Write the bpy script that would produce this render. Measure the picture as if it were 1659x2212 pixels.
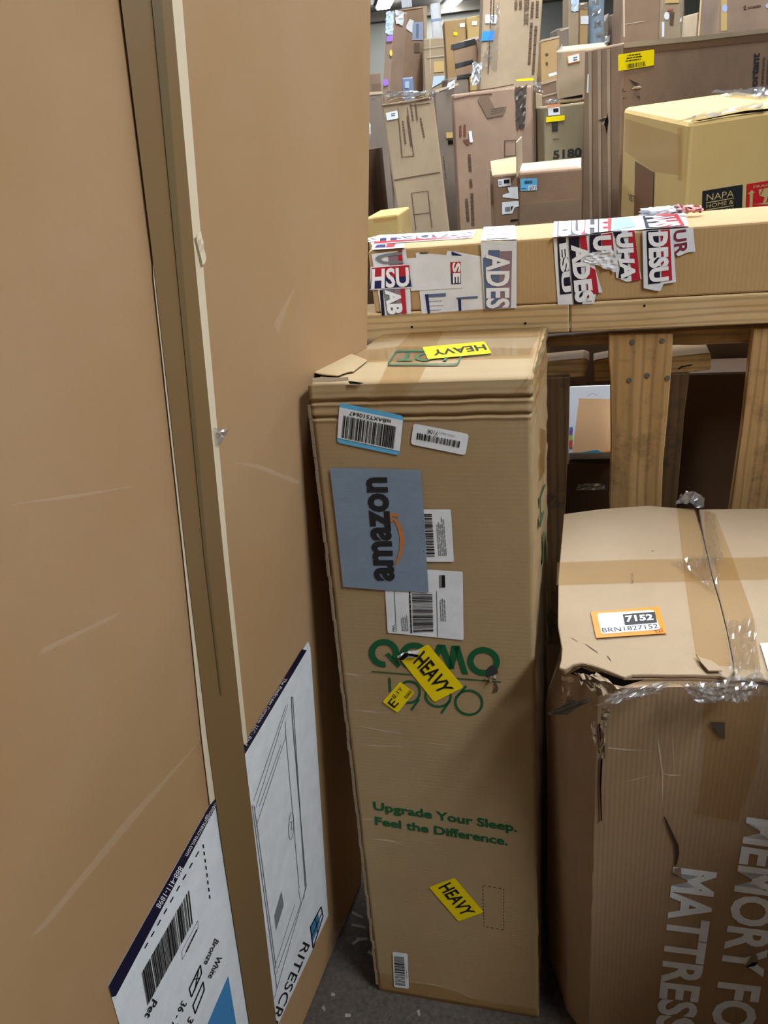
import bpy, bmesh, math, random
from mathutils import Vector as V, Matrix, noise
random.seed(7)
for o in list(bpy.data.objects): bpy.data.objects.remove(o)
S = bpy.context.scene; COL = S.collection

# ---------------------------------------------------------------- camera, solved from the photo's vanishing points
F = 1660.0; CX, CY = 829.5, 1106.0; CAM_H = 1.6
NADIR = (1215.0, 4300.0)
_d = V(((NADIR[0]-CX)/F, (NADIR[1]-CY)/F, 1)).normalized(); _up = -_d
_fw = V((0, 0, 1)); _y = (_fw - _fw.dot(_up)*_up).normalized(); _x = _y.cross(_up)
CM = Matrix((_x, _y, _up))                      # photo-camera frame (x right, y down, z forward) -> world
C0 = V((0, 0, CAM_H))
cam = bpy.data.cameras.new('camera'); camo = bpy.data.objects.new('camera', cam); COL.objects.link(camo)
cam.sensor_fit = 'VERTICAL'; cam.sensor_height = 36.0; cam.lens = 36.0*F/2212.0; cam.clip_start = 0.02; cam.clip_end = 200
_r = CM @ V((1, 0, 0)); _u = CM @ V((0, -1, 0)); _b = CM @ V((0, 0, -1))
camo.matrix_world = Matrix(((_r.x, _u.x, _b.x, C0.x), (_r.y, _u.y, _b.y, C0.y), (_r.z, _u.z, _b.z, C0.z), (0, 0, 0, 1)))
S.camera = camo

# ---------------------------------------------------------------- world, exposure
w = bpy.data.worlds.new('world'); S.world = w; w.use_nodes = True
w.node_tree.nodes['Background'].inputs[0].default_value = (0.75, 0.82, 1, 1)
w.node_tree.nodes['Background'].inputs[1].default_value = 0.05
S.view_settings.view_transform = 'Standard'; S.view_settings.look = 'None'
S.view_settings.exposure = 0.78; S.view_settings.gamma = 1.0; S.view_settings.use_curve_mapping = False
LAMP = 60.0          # emission of the ceiling tube lamps
CEIL = 3.55
LAMPS = [(1.22, 17.95), (2.72, 18.9), (-.7, 14.2), (5.0, 14.2), (1.6, 11.0), (-2.6, 10.2), (5.0, 9.4), (1.3, 6.4), (-2.6, 5.4), (5.0, 5.0),
         (.75, 2.5), (1.75, -.45), (-2.9, .9)]

def ray(px, py): return CM @ V(((px-CX)/F, (py-CY)/F, 1))
def at(px, py, Y):
    r = ray(px, py); return C0 + r*(Y/r.y)
def hit(px, py, pl):
    r = ray(px, py); return C0 + r*((pl[0]-C0).dot(pl[1])/r.dot(pl[1]))
def atz(px, py, z): return hit(px, py, (V((0, 0, z)), V((0, 0, 1))))
def proj(p):
    q = CM.transposed() @ (V(p)-C0); return (q.x/q.z*F+CX, q.y/q.z*F+CY)
def cr(bx, by, s): return lambda *pts: [(bx+x/s, by+y/s) for x, y in pts]

# ---------------------------------------------------------------- materials (procedural)
MATS = {}
def lin(c): return tuple((x/12.92 if x <= .04045 else ((x+.055)/1.055)**2.4) for x in (v/255 for v in c))+(1,)
def newmat(name):
    m = bpy.data.materials.new(name); m.use_nodes = True; nt = m.node_tree; nt.nodes.clear()
    out = nt.nodes.new('ShaderNodeOutputMaterial'); b = nt.nodes.new('ShaderNodeBsdfPrincipled')
    nt.links.new(b.outputs[0], out.inputs[0]); MATS[name] = m
    return m, nt, b, out
def plain(name, c, rough=.5, spec=.4, emit=0):
    if name in MATS: return MATS[name]
    m, nt, b, o = newmat(name); b.inputs['Base Color'].default_value = lin(c); b.inputs['Roughness'].default_value = rough
    b.inputs['Specular IOR Level'].default_value = spec
    if emit: b.inputs['Emission Color'].default_value = lin(c); b.inputs['Emission Strength'].default_value = emit
    return m
def nd(nt, t, **k):
    n = nt.nodes.new(t)
    for a, v in k.items(): setattr(n, a, v)
    return n
def noise_n(nt, vec, scale, detail=4, rough=.6):
    n = nd(nt, 'ShaderNodeTexNoise'); n.inputs['Scale'].default_value = scale; n.inputs['Detail'].default_value = detail; n.inputs['Roughness'].default_value = rough
    nt.links.new(vec, n.inputs['Vector']); return n.outputs['Fac']
def mixc(nt, fac, a, b, mode='MIX'):
    m = nd(nt, 'ShaderNodeMix', data_type='RGBA', blend_type=mode)
    for s, v in ((0, fac), (6, a), (7, b)):
        if isinstance(v, (int, float)): m.inputs[s].default_value = v
        elif isinstance(v, tuple): m.inputs[s].default_value = v
        else: nt.links.new(v, m.inputs[s])
    return m.outputs[2]
def ramp(nt, fac, a, b):
    r = nd(nt, 'ShaderNodeMapRange'); r.inputs[1].default_value = a; r.inputs[2].default_value = b; nt.links.new(fac, r.inputs[0]); return r.outputs[0]
def card(name, c, c2=None, corr=0, axis='X', rough=.72, blotch=.5, wrinkle=.25):
    """kraft cardboard: blotches, paper fibre, faint corrugation relief and wrinkles"""
    if name in MATS: return MATS[name]
    m, nt, b, o = newmat(name); L = nt.links
    tc = nd(nt, 'ShaderNodeTexCoord').outputs['Object']
    c = tuple(v*.8 for v in c); c2 = tuple(v*.8 for v in c2) if c2 else tuple(v*.84 for v in c)
    f1 = ramp(nt, noise_n(nt, tc, 3.1, 5), .35, .68); f2 = noise_n(nt, tc, 260, 3); f3 = ramp(nt, noise_n(nt, tc, 19, 6, .7), .45, .75)
    col = mixc(nt, f1, lin(c), lin(c2)); 
    dk = nd(nt, 'ShaderNodeMath', operation='MULTIPLY'); L.new(f3, dk.inputs[0]); dk.inputs[1].default_value = .22*blotch
    col = mixc(nt, dk.outputs[0], col, lin(tuple(int(v*.72) for v in c)))
    fm = nd(nt, 'ShaderNodeMath', operation='MULTIPLY'); L.new(f2, fm.inputs[0]); fm.inputs[1].default_value = .16
    col = mixc(nt, fm.outputs[0], col, lin(tuple(int(v*.7) for v in c)))
    L.new(col, b.inputs['Base Color']); b.inputs['Roughness'].default_value = rough; b.inputs['Specular IOR Level'].default_value = .3
    h = nd(nt, 'ShaderNodeMath', operation='MULTIPLY_ADD'); L.new(noise_n(nt, tc, 34, 5, .65), h.inputs[0]); h.inputs[1].default_value = wrinkle; h.inputs[2].default_value = 0
    hh = h.outputs[0]
    if corr:
        wv = nd(nt, 'ShaderNodeTexWave', wave_type='BANDS', bands_direction=axis); wv.inputs['Scale'].default_value = 44; wv.inputs['Distortion'].default_value = .8
        wv.inputs['Detail'].default_value = 1; L.new(tc, wv.inputs['Vector'])
        a = nd(nt, 'ShaderNodeMath', operation='MULTIPLY_ADD'); L.new(wv.outputs['Fac'], a.inputs[0]); a.inputs[1].default_value = corr; L.new(hh, a.inputs[2]); hh = a.outputs[0]
    bp = nd(nt, 'ShaderNodeBump'); bp.inputs['Strength'].default_value = .5; bp.inputs['Distance'].default_value = .004
    L.new(hh, bp.inputs['Height']); L.new(bp.outputs[0], b.inputs['Normal'])
    return m
def wood(name, c, c2, axis, stain=0):
    if name in MATS: return MATS[name]
    c = tuple(v*.84 for v in c); c2 = tuple(v*.84 for v in c2)
    m, nt, b, o = newmat(name); L = nt.links
    tc = nd(nt, 'ShaderNodeTexCoord').outputs['Object']
    mp = nd(nt, 'ShaderNodeMapping'); L.new(tc, mp.inputs[0])
    mp.inputs['Rotation'].default_value = (0, 0, math.radians(16) if axis == 'X' else 0)
    mp.inputs['Scale'].default_value = (1.6, 24, 24) if axis == 'X' else (26, 26, 1.5)
    n1 = noise_n(nt, mp.outputs[0], 1.3, 6, .62)
    mp2 = nd(nt, 'ShaderNodeMapping'); L.new(tc, mp2.inputs[0]); mp2.inputs['Rotation'].default_value = mp.inputs['Rotation'].default_value
    mp2.inputs['Scale'].default_value = (1.0, 1, 9) if axis == 'X' else (9, 9, 1.0)
    wv = nd(nt, 'ShaderNodeTexWave', wave_type='RINGS', rings_direction='X' if axis == 'X' else 'Z'); wv.inputs['Scale'].default_value = 2.4; wv.inputs['Distortion'].default_value = 5; wv.inputs['Detail'].default_value = 3
    L.new(mp2.outputs[0], wv.inputs['Vector'])
    col = mixc(nt, ramp(nt, n1, .3, .7), lin(c), lin(c2)); 
    k = nd(nt, 'ShaderNodeMath', operation='MULTIPLY'); L.new(ramp(nt, wv.outputs['Fac'], .55, 1), k.inputs[0]); k.inputs[1].default_value = .45
    col = mixc(nt, k.outputs[0], col, lin(tuple(int(v*.66) for v in c2)))
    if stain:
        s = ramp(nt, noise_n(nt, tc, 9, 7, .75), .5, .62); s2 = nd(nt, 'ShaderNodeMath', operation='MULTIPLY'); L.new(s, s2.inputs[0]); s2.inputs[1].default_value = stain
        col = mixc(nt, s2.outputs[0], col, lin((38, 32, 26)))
    L.new(col, b.inputs['Base Color']); b.inputs['Roughness'].default_value = .68; b.inputs['Specular IOR Level'].default_value = .3
    bp = nd(nt, 'ShaderNodeBump'); bp.inputs['Strength'].default_value = .5; bp.inputs['Distance'].default_value = .003; L.new(n1, bp.inputs['Height']); L.new(bp.outputs[0], b.inputs['Normal'])
    return m
def film(name, tint, alpha, rough=.12, c=(255, 255, 255), metal=0):
    """clear or brown plastic tape / film: see-through with a glossy coat"""
    if name in MATS: return MATS[name]
    m, nt, b, o = newmat(name); L = nt.links
    tr = nd(nt, 'ShaderNodeBsdfTransparent'); tr.inputs[0].default_value = lin(tint)
    b.inputs['Base Color'].default_value = lin(c); b.inputs['Roughness'].default_value = rough; b.inputs['Specular IOR Level'].default_value = .8
    b.inputs['Metallic'].default_value = metal
    tc = nd(nt, 'ShaderNodeTexCoord').outputs['Object']
    bp = nd(nt, 'ShaderNodeBump'); bp.inputs['Strength'].default_value = .3; bp.inputs['Distance'].default_value = .0012
    L.new(noise_n(nt, tc, 45, 2), bp.inputs['Height']); L.new(bp.outputs[0], b.inputs['Normal'])
    mx = nd(nt, 'ShaderNodeMixShader'); mx.inputs[0].default_value = alpha
    L.new(tr.outputs[0], mx.inputs[1]); L.new(b.outputs[0], mx.inputs[2]); L.new(mx.outputs[0], o.inputs[0])
    return m
def paper(name, c, rough=.45):
    if name in MATS: return MATS[name]
    m, nt, b, o = newmat(name); L = nt.links
    tc = nd(nt, 'ShaderNodeTexCoord').outputs['Object']
    L.new(mixc(nt, ramp(nt, noise_n(nt, tc, 30, 4), .3, .8), lin(c), lin(tuple(int(v*.93) for v in c))), b.inputs['Base Color'])
    b.inputs['Roughness'].default_value = rough
    mp = nd(nt, 'ShaderNodeMapping'); L.new(tc, mp.inputs[0]); mp.inputs['Scale'].default_value = (12, 5, 26)
    bp = nd(nt, 'ShaderNodeBump'); bp.inputs['Strength'].default_value = .3; bp.inputs['Distance'].default_value = .002
    L.new(noise_n(nt, mp.outputs[0], 3, 3), bp.inputs['Height']); L.new(bp.outputs[0], b.inputs['Normal'])
    return m

WHITE = paper('white_paper', (232, 236, 240)); BLACK = plain('black_ink', (18, 18, 18), .5); NAVY = plain('navy_ink', (22, 20, 48), .4)
YEL = plain('yellow_sticker', (240, 214, 6), .35); GREEN = plain('green_ink', (12, 88, 48), .6); SKY = plain('sky_sticker', (96, 180, 226), .35)
GREYINK = plain('grey_ink', (120, 124, 128), .6); BROWNINK = plain('brown_ink', (88, 66, 48), .7); ORANGE = plain('orange_sticker', (226, 136, 30), .35)
DARK = plain('dark_hole_and_shade', (14, 9, 6), .9, .1); CREAM = plain('cream_liner', (214, 198, 168), .6); TORN = card('torn_paper', (190, 165, 132), wrinkle=.6)  # DARK fills holes and also paints the shade in gaps
BTAPE = film('brown_tape', (250, 243, 230), .16, .18, (168, 138, 98)); BTAPE2 = film('brown_tape_heavy', (242, 230, 208), .3, .2, (160, 132, 94)); PALET = film('pale_tape', (255, 250, 244), .3, .25, (180, 158, 126))
CLEAR = film('clear_film', (253, 253, 253), .2, .14, (240, 242, 245), .9); CRUMP = film('crumpled_film', (244, 244, 244), .54, .17, (232, 234, 236), .85)
MILK = film('milky_tape', (240, 240, 245), .72, .25, (222, 226, 232))
KR = {
 'left': card('kraft_screen_box', (216, 174, 128), (208, 162, 110), corr=0, wrinkle=.1, blotch=.2),
 'qomo': card('kraft_bed_box', (210, 180, 134), (204, 170, 122), corr=.03, axis='Z', wrinkle=.22),
 'foam': card('kraft_foam_box', (204, 170, 132), (192, 156, 118), corr=.07, axis='X', wrinkle=.35),
 'tan': card('kraft_tan', (220, 192, 156), corr=.1, axis='X'),
 'rose': card('kraft_rose', (210, 174, 146), corr=.05, axis='X', blotch=.8),
 'dark': card('kraft_dark', (182, 146, 116), corr=.04, axis='Z'),
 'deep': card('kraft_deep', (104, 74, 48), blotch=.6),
 'yel': card('kraft_yellow', (255, 220, 148), (246, 206, 128), wrinkle=.2, blotch=.3),
 'shade': card('kraft_shade_box', (232, 192, 136), (220, 178, 120), corr=.05, axis='X', blotch=.6),
 'grey': card('kraft_grey', (172, 152, 134)),
}
PINE = wood('pine_rail', (236, 204, 152), (220, 182, 124), 'X'); PINED = wood('pine_board', (196, 154, 100), (160, 120, 72), 'X', .25)
OAK = wood('rough_slat', (216, 174, 116), (190, 146, 90), 'Z', .4); OAKD = wood('stained_shaded_slat', (110, 80, 46), (84, 60, 34), 'Z', .75)

# ---------------------------------------------------------------- builders
def thing(name, loc, label, cat='box', group=None):
    e = bpy.data.objects.new(name, None); COL.objects.link(e); e.location = loc; e.empty_display_size = .05
    e['label'] = label; e['category'] = cat
    if group: e['group'] = group
    return e
def origin(o):
    while o.parent: o = o.parent
    return o.location
def mk(name, verts, faces, mat, parent=None, smooth=False, label=None, kind=None):
    off = origin(parent) if parent else V((0, 0, 0))
    me = bpy.data.meshes.new(name); me.from_pydata([tuple(V(p)-off) for p in verts], [], faces); me.update()
    bm = bmesh.new(); bm.from_mesh(me); bmesh.ops.recalc_face_normals(bm, faces=bm.faces) if len(faces) > 1 and not name.startswith('print') else None
    bm.to_mesh(me); bm.free()
    if mat: me.materials.append(mat)
    o = bpy.data.objects.new(name, me); COL.objects.link(o)
    if parent: o.parent = parent
    if smooth:
        for p in me.polygons: p.use_smooth = True
    if label: o['label'] = label
    if kind: o['kind'] = kind
    return o
HEX = [(0, 1, 2, 3), (7, 6, 5, 4), (0, 4, 5, 1), (1, 5, 6, 2), (2, 6, 7, 3), (3, 7, 4, 0)]
def hexa(name, c, mat, parent=None, bevel=.004, **k):
    o = mk(name, c, HEX, mat, parent, **k)
    if bevel:
        b = o.modifiers.new('edge', 'BEVEL'); b.width = bevel; b.segments = 2; b.limit_method = 'ANGLE'
    return o
def hexc(A, B, dep, down, zb):
    """corners from the front top edge A-B, a depth vector, a 'down' direction and the height of the base"""
    t = [A, B, B+dep, A+dep]
    bt = [p + down*((zb-p.z)/down.z) for p in t]
    return [t[0], t[1], bt[1], bt[0], t[3], t[2], bt[2], bt[3]]
def gridhexa(name, c, n, fn, mat, parent, smooth=True, bmap=lambda b: b):
    """hexahedron c (front 0-3, back 4-7: TL TR BR BL) as a fine lattice skin, shaped by fn(point,a,b,d)"""
    nu, nv, nw = n; idx = {}; vs = []; fs = []
    def P(i, j, k):
        key = (i, j, k)
        if key not in idx:
            a, b, d = i/nu, bmap(j/nv), k/nw
            f = (c[3]*(1-a)+c[2]*a)*(1-b) + (c[0]*(1-a)+c[1]*a)*b
            g = (c[7]*(1-a)+c[6]*a)*(1-b) + (c[4]*(1-a)+c[5]*a)*b
            p = f*(1-d)+g*d; idx[key] = len(vs); vs.append(fn(p, a, b, d))
        return idx[key]
    for i in range(nu):
        for j in range(nv):
            fs.append((P(i, j, 0), P(i+1, j, 0), P(i+1, j+1, 0), P(i, j+1, 0))); fs.append((P(i, j, nw), P(i, j+1, nw), P(i+1, j+1, nw), P(i+1, j, nw)))
    for i in range(nu):
        for k in range(nw):
            fs.append((P(i, 0, k), P(i, 0, k+1), P(i+1, 0, k+1), P(i+1, 0, k))); fs.append((P(i, nv, k), P(i+1, nv, k), P(i+1, nv, k+1), P(i, nv, k+1)))
    for j in range(nv):
        for k in range(nw):
            fs.append((P(0, j, k), P(0, j+1, k), P(0, j+1, k+1), P(0, j, k+1))); fs.append((P(nu, j, k), P(nu, j, k+1), P(nu, j+1, k+1), P(nu, j+1, k)))
    o = mk(name, vs, fs, mat, parent, smooth)
    return o
def rq(q, r=.12, n=4):
    """a quad with rounded corners (pixel space)"""
    out = []
    for i in range(4):
        p, a, b = V(q[i]), V(q[i-1]), V(q[(i+1) % 4])
        L = min((a-p).length, (b-p).length)*r
        s = p+(a-p).normalized()*L; e = p+(b-p).normalized()*L
        for k in range(n+1):
            t = k/n; out.append(tuple(s*(1-t)**2 + p*2*t*(1-t) + e*t*t))
    return out
def decal(parent, name, poly, pl, mat, lift=.0015, **k):
    vs = [hit(x, y, pl)+pl[1]*lift for x, y in poly]
    return mk(name, vs, [tuple(range(len(vs)))], mat, parent, **k)
def quads(parent, name, qs, pl, mat, lift=.002, **k):
    vs = []; fs = []
    for q in qs:
        i = len(vs); vs += [hit(x, y, pl)+pl[1]*lift for x, y in q]; fs.append(tuple(range(i, i+len(q))))
    return mk(name, vs, fs, mat, parent, **k)
def strokeq(pts, w):
    qs = []
    for a, b in zip(pts, pts[1:]):
        a, b = V(a), V(b); d = (b-a)
        if d.length < 1e-6: continue
        n = V((-d.y, d.x)).normalized()*w/2; e = d.normalized()*w*.2
        qs.append([tuple(a+n-e), tuple(b+n+e), tuple(b-n+e), tuple(a-n-e)])
    return qs
def bil(q, u, v):
    """q = bl, br, tr, tl"""
    return tuple((V(q[0])*(1-u)+V(q[1])*u)*(1-v) + (V(q[3])*(1-u)+V(q[2])*u)*v)
_fc = {}
def tmesh(s, bold):
    if (s, bold) in _fc: return _fc[(s, bold)]
    cu = bpy.data.curves.new('t', 'FONT'); cu.body = s; cu.size = 1; cu.offset = bold; cu.resolution_u = 3; cu.fill_mode = 'BOTH'
    ob = bpy.data.objects.new('t', cu); COL.objects.link(ob); bpy.context.view_layer.update()
    me = bpy.data.meshes.new_from_object(ob.evaluated_get(bpy.context.evaluated_depsgraph_get()))
    vs = [(p.co.x, p.co.y) for p in me.vertices]; fs = [tuple(f.vertices) for f in me.polygons]
    bpy.data.objects.remove(ob); bpy.data.curves.remove(cu); bpy.data.meshes.remove(me)
    _fc[(s, bold)] = (vs, fs); return vs, fs
def text(parent, s, q, pl, mat, lift=.0025, bold=0, xh=False, pre='', post='', name='lettering'):
    """lettering on plane pl; q = pixel quad bl, br, tr, tl of baseline .. cap height of s (pre/post run on outside it)"""
    vs, fs = tmesh(pre+s+post, bold)
    x0 = min(v[0] for v in vs); x1 = max(v[0] for v in vs)
    if pre: x0 = max(v[0] for v in tmesh(pre, bold)[0])+.04
    if post: x1 = max(v[0] for v in tmesh(pre+s, bold)[0])
    top = max(v[1] for v in vs) if xh else max(v[1] for v in tmesh('H', bold)[0])
    pv = []
    for x, y in vs:
        px = bil(q, (x-x0)/(x1-x0), y/top); pv.append(hit(px[0], px[1], pl)+pl[1]*lift)
    return mk(name, pv, fs, mat, parent)
def barcode(parent, q, pl, mat=BLACK, n=46, lift=.0025, seed=1, name='barcode'):
    """q = bl, br, tr, tl; bars stand along v, spread along u"""
    R = random.Random(seed); x = 0; qs = []
    ws = []
    while x < 1:
        b = R.choice((1, 1, 2, 3))/(n*3.1); g = R.choice((1, 1, 2))/(n*2.6)
        if x+b > 1: break
        qs.append([bil(q, x, 0), bil(q, x+b, 0), bil(q, x+b, 1), bil(q, x, 1)]); x += b+g
    return quads(parent, name, qs, pl, mat, lift)
def lines(parent, q, pl, rows, mat=GREYINK, lift=.0025, seed=3, fill=.45, name='small_print'):
    """rows of print too small to read: broken bars running along u"""
    R = random.Random(seed); qs = []
    for r in range(rows):
        v0 = (r+.5-fill/2)/rows; v1 = (r+.5+fill/2)/rows; x = 0; end = R.uniform(.7, 1)
        while x < end:
            b = R.uniform(.06, .2); e = min(x+b, end)
            qs.append([bil(q, x, v0), bil(q, e, v0), bil(q, e, v1), bil(q, x, v1)]); x += b+R.uniform(.015, .03)
    return quads(parent, name, qs, pl, mat, lift)
def ell(cx, cy, rx, ry, rot=0, a0=0, a1=360, n=40):
    out = []
    for i in range(n+1):
        a = math.radians(a0+(a1-a0)*i/n); x, y = rx*math.cos(a), ry*math.sin(a); r = math.radians(rot)
        out.append((cx+x*math.cos(r)-y*math.sin(r), cy+x*math.sin(r)+y*math.cos(r)))
    return out
def ringq(o, i): return [[o[k], o[k+1], i[k+1], i[k]] for k in range(len(o)-1)]
def crumple(parent, name, q, pl, mat, amp=.006, nx=14, ny=10, lift=.004, seed=0, ragged=.05, smooth=False, bulge=0, **k):
    """crinkled sheet of film over plane pl, q = bl br tr tl"""
    R = random.Random(seed); vs = []; fs = []
    for j in range(ny+1):
        for i in range(nx+1):
            u, v = i/nx, j/ny; uu, vv = u, v
            if j in (0, ny): vv += R.uniform(-ragged, ragged)
            if i in (0, nx): uu += R.uniform(-ragged, ragged)
            p = bil(q, uu, vv); z = noise.noise(V((u*7+seed, v*5, seed*1.7)))*amp + R.uniform(-.35, .35)*amp
            z += bulge*math.sin(math.pi*min(max(u, 0), 1))*math.sin(math.pi*min(max(v, 0), 1))
            vs.append(hit(p[0], p[1], pl)+pl[1]*max(lift+z, .0015))
    for j in range(ny):
        for i in range(nx):
            a = j*(nx+1)+i; fs.append((a, a+1, a+nx+2, a+nx+1))
    return mk(name, vs, fs, mat, parent, smooth, **k)
def slab(parent, name, poly, pl, t, mat, lift=0, bevel=.0015, **k):
    """flat piece with thickness t standing proud of plane pl (front face = traced outline)"""
    n = len(poly); f = [hit(x, y, pl)+pl[1]*lift for x, y in poly]; b = [p-pl[1]*t for p in f]
    fs = [tuple(range(n)), tuple(range(2*n-1, n-1, -1))]+[(i, n+i, n+(i+1) % n, (i+1) % n) for i in range(n)]
    o = mk(name, f+b, fs, mat, parent, **k)
    if bevel: m = o.modifiers.new('edge', 'BEVEL'); m.width = bevel; m.segments = 1; m.limit_method = 'ANGLE'
    return o
def tag(o, label, cat, group=None):
    o['label'] = label; o['category'] = cat
    if group: o['group'] = group
    return o
UP = V((0, 0, 1))

# ================================================================ the setting
m, nt, b, o_ = newmat('asphalt_floor'); tc = nd(nt, 'ShaderNodeTexCoord').outputs['Object']
vo = nd(nt, 'ShaderNodeTexVoronoi'); vo.inputs['Scale'].default_value = 130; nt.links.new(tc, vo.inputs['Vector'])
c1 = mixc(nt, ramp(nt, noise_n(nt, tc, 90, 6, .7), .35, .7), lin((54, 48, 43)), lin((92, 82, 74)))
c1 = mixc(nt, ramp(nt, vo.outputs['Distance'], .02, .0), c1, lin((170, 160, 150)))
c1 = mixc(nt, ramp(nt, noise_n(nt, tc, 2.5, 4), .4, .7), c1, lin((66, 58, 52)), 'MULTIPLY') if False else c1
nt.links.new(c1, b.inputs['Base Color']); b.inputs['Roughness'].default_value = .8
bp = nd(nt, 'ShaderNodeBump'); bp.inputs['Strength'].default_value = .7; bp.inputs['Distance'].default_value = .006; nt.links.new(noise_n(nt, tc, 120, 5), bp.inputs['Height']); nt.links.new(bp.outputs[0], b.inputs['Normal'])
FLOOR = m
def wallmat(name, c):
    m, nt, b, o = newmat(name); tc = nd(nt, 'ShaderNodeTexCoord').outputs['Object']
    nt.links.new(mixc(nt, noise_n(nt, tc, 1.2, 4), lin(c), lin(tuple(int(v*.9) for v in c))), b.inputs['Base Color']); b.inputs['Roughness'].default_value = .8; return m
WALL = wallmat('painted_block_wall', (124, 122, 112)); CEILM = wallmat('ceiling_board', (104, 96, 88))
X0, X1, Y0R, Y1R = -7.0, 9.0, -4.5, 20.0
def setting(name, a, b_, mat):
    c = [V((a[0], a[1], b_[2])), V((b_[0], a[1], b_[2])), V((b_[0], a[1], a[2])), V((a[0], a[1], a[2])),
         V((a[0], b_[1], b_[2])), V((b_[0], b_[1], b_[2])), V((b_[0], b_[1], a[2])), V((a[0], b_[1], a[2]))]
    o = hexa(name, c, mat, None, 0); o['kind'] = 'structure'; return o
setting('floor', (X0, Y0R, -.1), (X1, Y1R, 0), FLOOR)
setting('ceiling', (X0, Y0R, CEIL), (X1, Y1R, CEIL+.1), CEILM)
setting('wall_back', (X0, Y1R, 0), (X1, Y1R+.1, CEIL), WALL)
setting('wall_front', (X0, Y0R-.1, 0), (X1, Y0R, CEIL), WALL)
setting('wall_left', (X0-.1, Y0R, 0), (X0, Y1R, CEIL), WALL)
setting('wall_right', (X1, Y0R, 0), (X1+.1, Y1R, CEIL), WALL)
setting('trim_1', (X0, Y1R-.25, CEIL-.18), (X1, Y1R, CEIL), plain('dark_beam', (92, 84, 74), .7))
LAMPM = plain('lamp_tube', (240, 248, 255), .5, .3, LAMP); LBODY = plain('lamp_body', (225, 225, 222), .5)
for i, (x, y) in enumerate(LAMPS):
    t = thing('ceiling_lamp', V((x, y, CEIL)), 'long white tube lamp fixed to the warehouse ceiling', 'lamp', 'ceiling tube lamps')
    def bxx(x0, x1, y0, y1, z0, z1): return [V((x0, y0, z1)), V((x1, y0, z1)), V((x1, y0, z0)), V((x0, y0, z0)), V((x0, y1, z1)), V((x1, y1, z1)), V((x1, y1, z0)), V((x0, y1, z0))]
    hexa('housing', bxx(x-.16, x+.16, y-.75, y+.75, CEIL-.05, CEIL-.001), LBODY, t, .004)
    hexa('diffuser', bxx(x-.13, x+.13, y-.72, y+.72, CEIL-.085, CEIL-.0505), LAMPM, t, 0)

# ================================================================ tall screen carton leaning in from the left
la, lb = atz(782, 1905, 0), atz(655, 2212, 0)
ld = (la-lb).normalized()                                    # along the face, away from the camera
lean = V((ld.y, -ld.x, 0))*.07 + UP; lean.normalize()
ln = ld.cross(lean).normalized()
if ln.dot(C0-la) < 0: ln = -ln
PL = (la, ln)
top = la + lean*2.12
far_top = hit(803, 0, PL); far_dir = (far_top-la).normalized()
near = la - ld*1.32
t = thing('screen_carton', V((la.x-.4, la.y-.5, 0)), 'tall flat cardboard carton with brown tape seam and white navy-edged label', 'box')
th = -ln*.13; ft = la+far_dir*(2.12/far_dir.z)
c = [near+lean*2.13, ft, la, near, near+lean*2.13+th, ft+th, la+th, near+th]
for k in (6, 7): c[k] = V((c[k].x, c[k].y, .0))
c[2] = V((la.x, la.y, 0)); c[3] = V((near.x, near.y, 0))
hexa('carton_body', [c[0], c[1], c[2], c[3], c[4], c[5], c[6], c[7]], KR['left'], t, .005)
LT = t
tl = [(254, 0), (329, 600), (396, 1200), (444, 1600), (471, 1800), (535, 2212), (552, 2320)]; tr_ = [(365, 0), (419, 600), (478, 1200), (521, 1600), (545, 1800), (594, 2212), (606, 2320)]
c7 = cr(220, 1700, 4.32); c8 = cr(500, 1360, 2.597); c6 = cr(360, 1700, 4.32)
lab = decal(t, 'product_label', [(232, 2129), (321, 1969), (460, 1722), (527, 1602), (664, 1385), (669, 1398), (687, 1660), (708, 1977), (597, 2218), (575, 2330), (300, 2370), (258, 2218)], PL, WHITE, .0012, label='white carton label with navy edge and line drawing')
decal(lab, 'navy_band', [(232, 2129), (321, 1969), (460, 1722), (527, 1602), (650, 1402), (661, 1404), (528, 1627), (462, 1746), (248, 2150), (239, 2153)], PL, NAVY, .0018)
WINK = plain('white_ink', (235, 235, 238), .5)
def bandtext(s, a, b, ka, kb): text(lab, s, [a, b, (b[0]+kb[0], b[1]+kb[1]), (a[0]+ka[0], a[1]+ka[1])], PL, WINK, .0024)
bandtext('The RiteScreen Company, LLC · RiteS', (612, 1463), (524, 1607), (5.5, 3.5), (5.5, 3.5))
bandtext('hello@ritescreen.com', (461, 1733), (396, 1846), (7, 4), (8, 5)); bandtext('888-411-1898', (384, 1869), (333, 1956), (9, 6), (9, 6))
barcode(lab, [(405, 1921), (300, 2105), (313, 2175), (413, 1993)], PL, n=34, seed=5)
ds = []
for (a, b_, n) in (((428, 1836), (304, 2058), 9), ((436, 1822), (452, 1947), 8)):
    for k in range(n):
        p = V(a).lerp(V(b_), (k+.1)/n); q = V(a).lerp(V(b_), (k+.55)/n); ds += strokeq([tuple(p), tuple(q)], 2.6)
quads(lab, 'dashed_outline', ds, PL, BLACK)
text(lab, 'Bronze', [(461, 2026), (437, 2080), (446, 2086), (470, 2032)], PL, BLACK, bold=.01)
text(lab, 'White', [(467, 2062), (446, 2110), (456, 2116), (477, 2068)], PL, BLACK, bold=.01)
text(lab, 'Pet', [(327, 2156), (309, 2194), (320, 2201), (337, 2163)], PL, BLACK, bold=.02)
text(lab, '36 - 7', [(390, 2160), (365, 2215), (376, 2221), (401, 2166)], PL, BLACK, bold=.01)
text(lab, '30', [(406, 2194), (393, 2222), (403, 2228), (416, 2200)], PL, BLACK, bold=.01)
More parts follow.
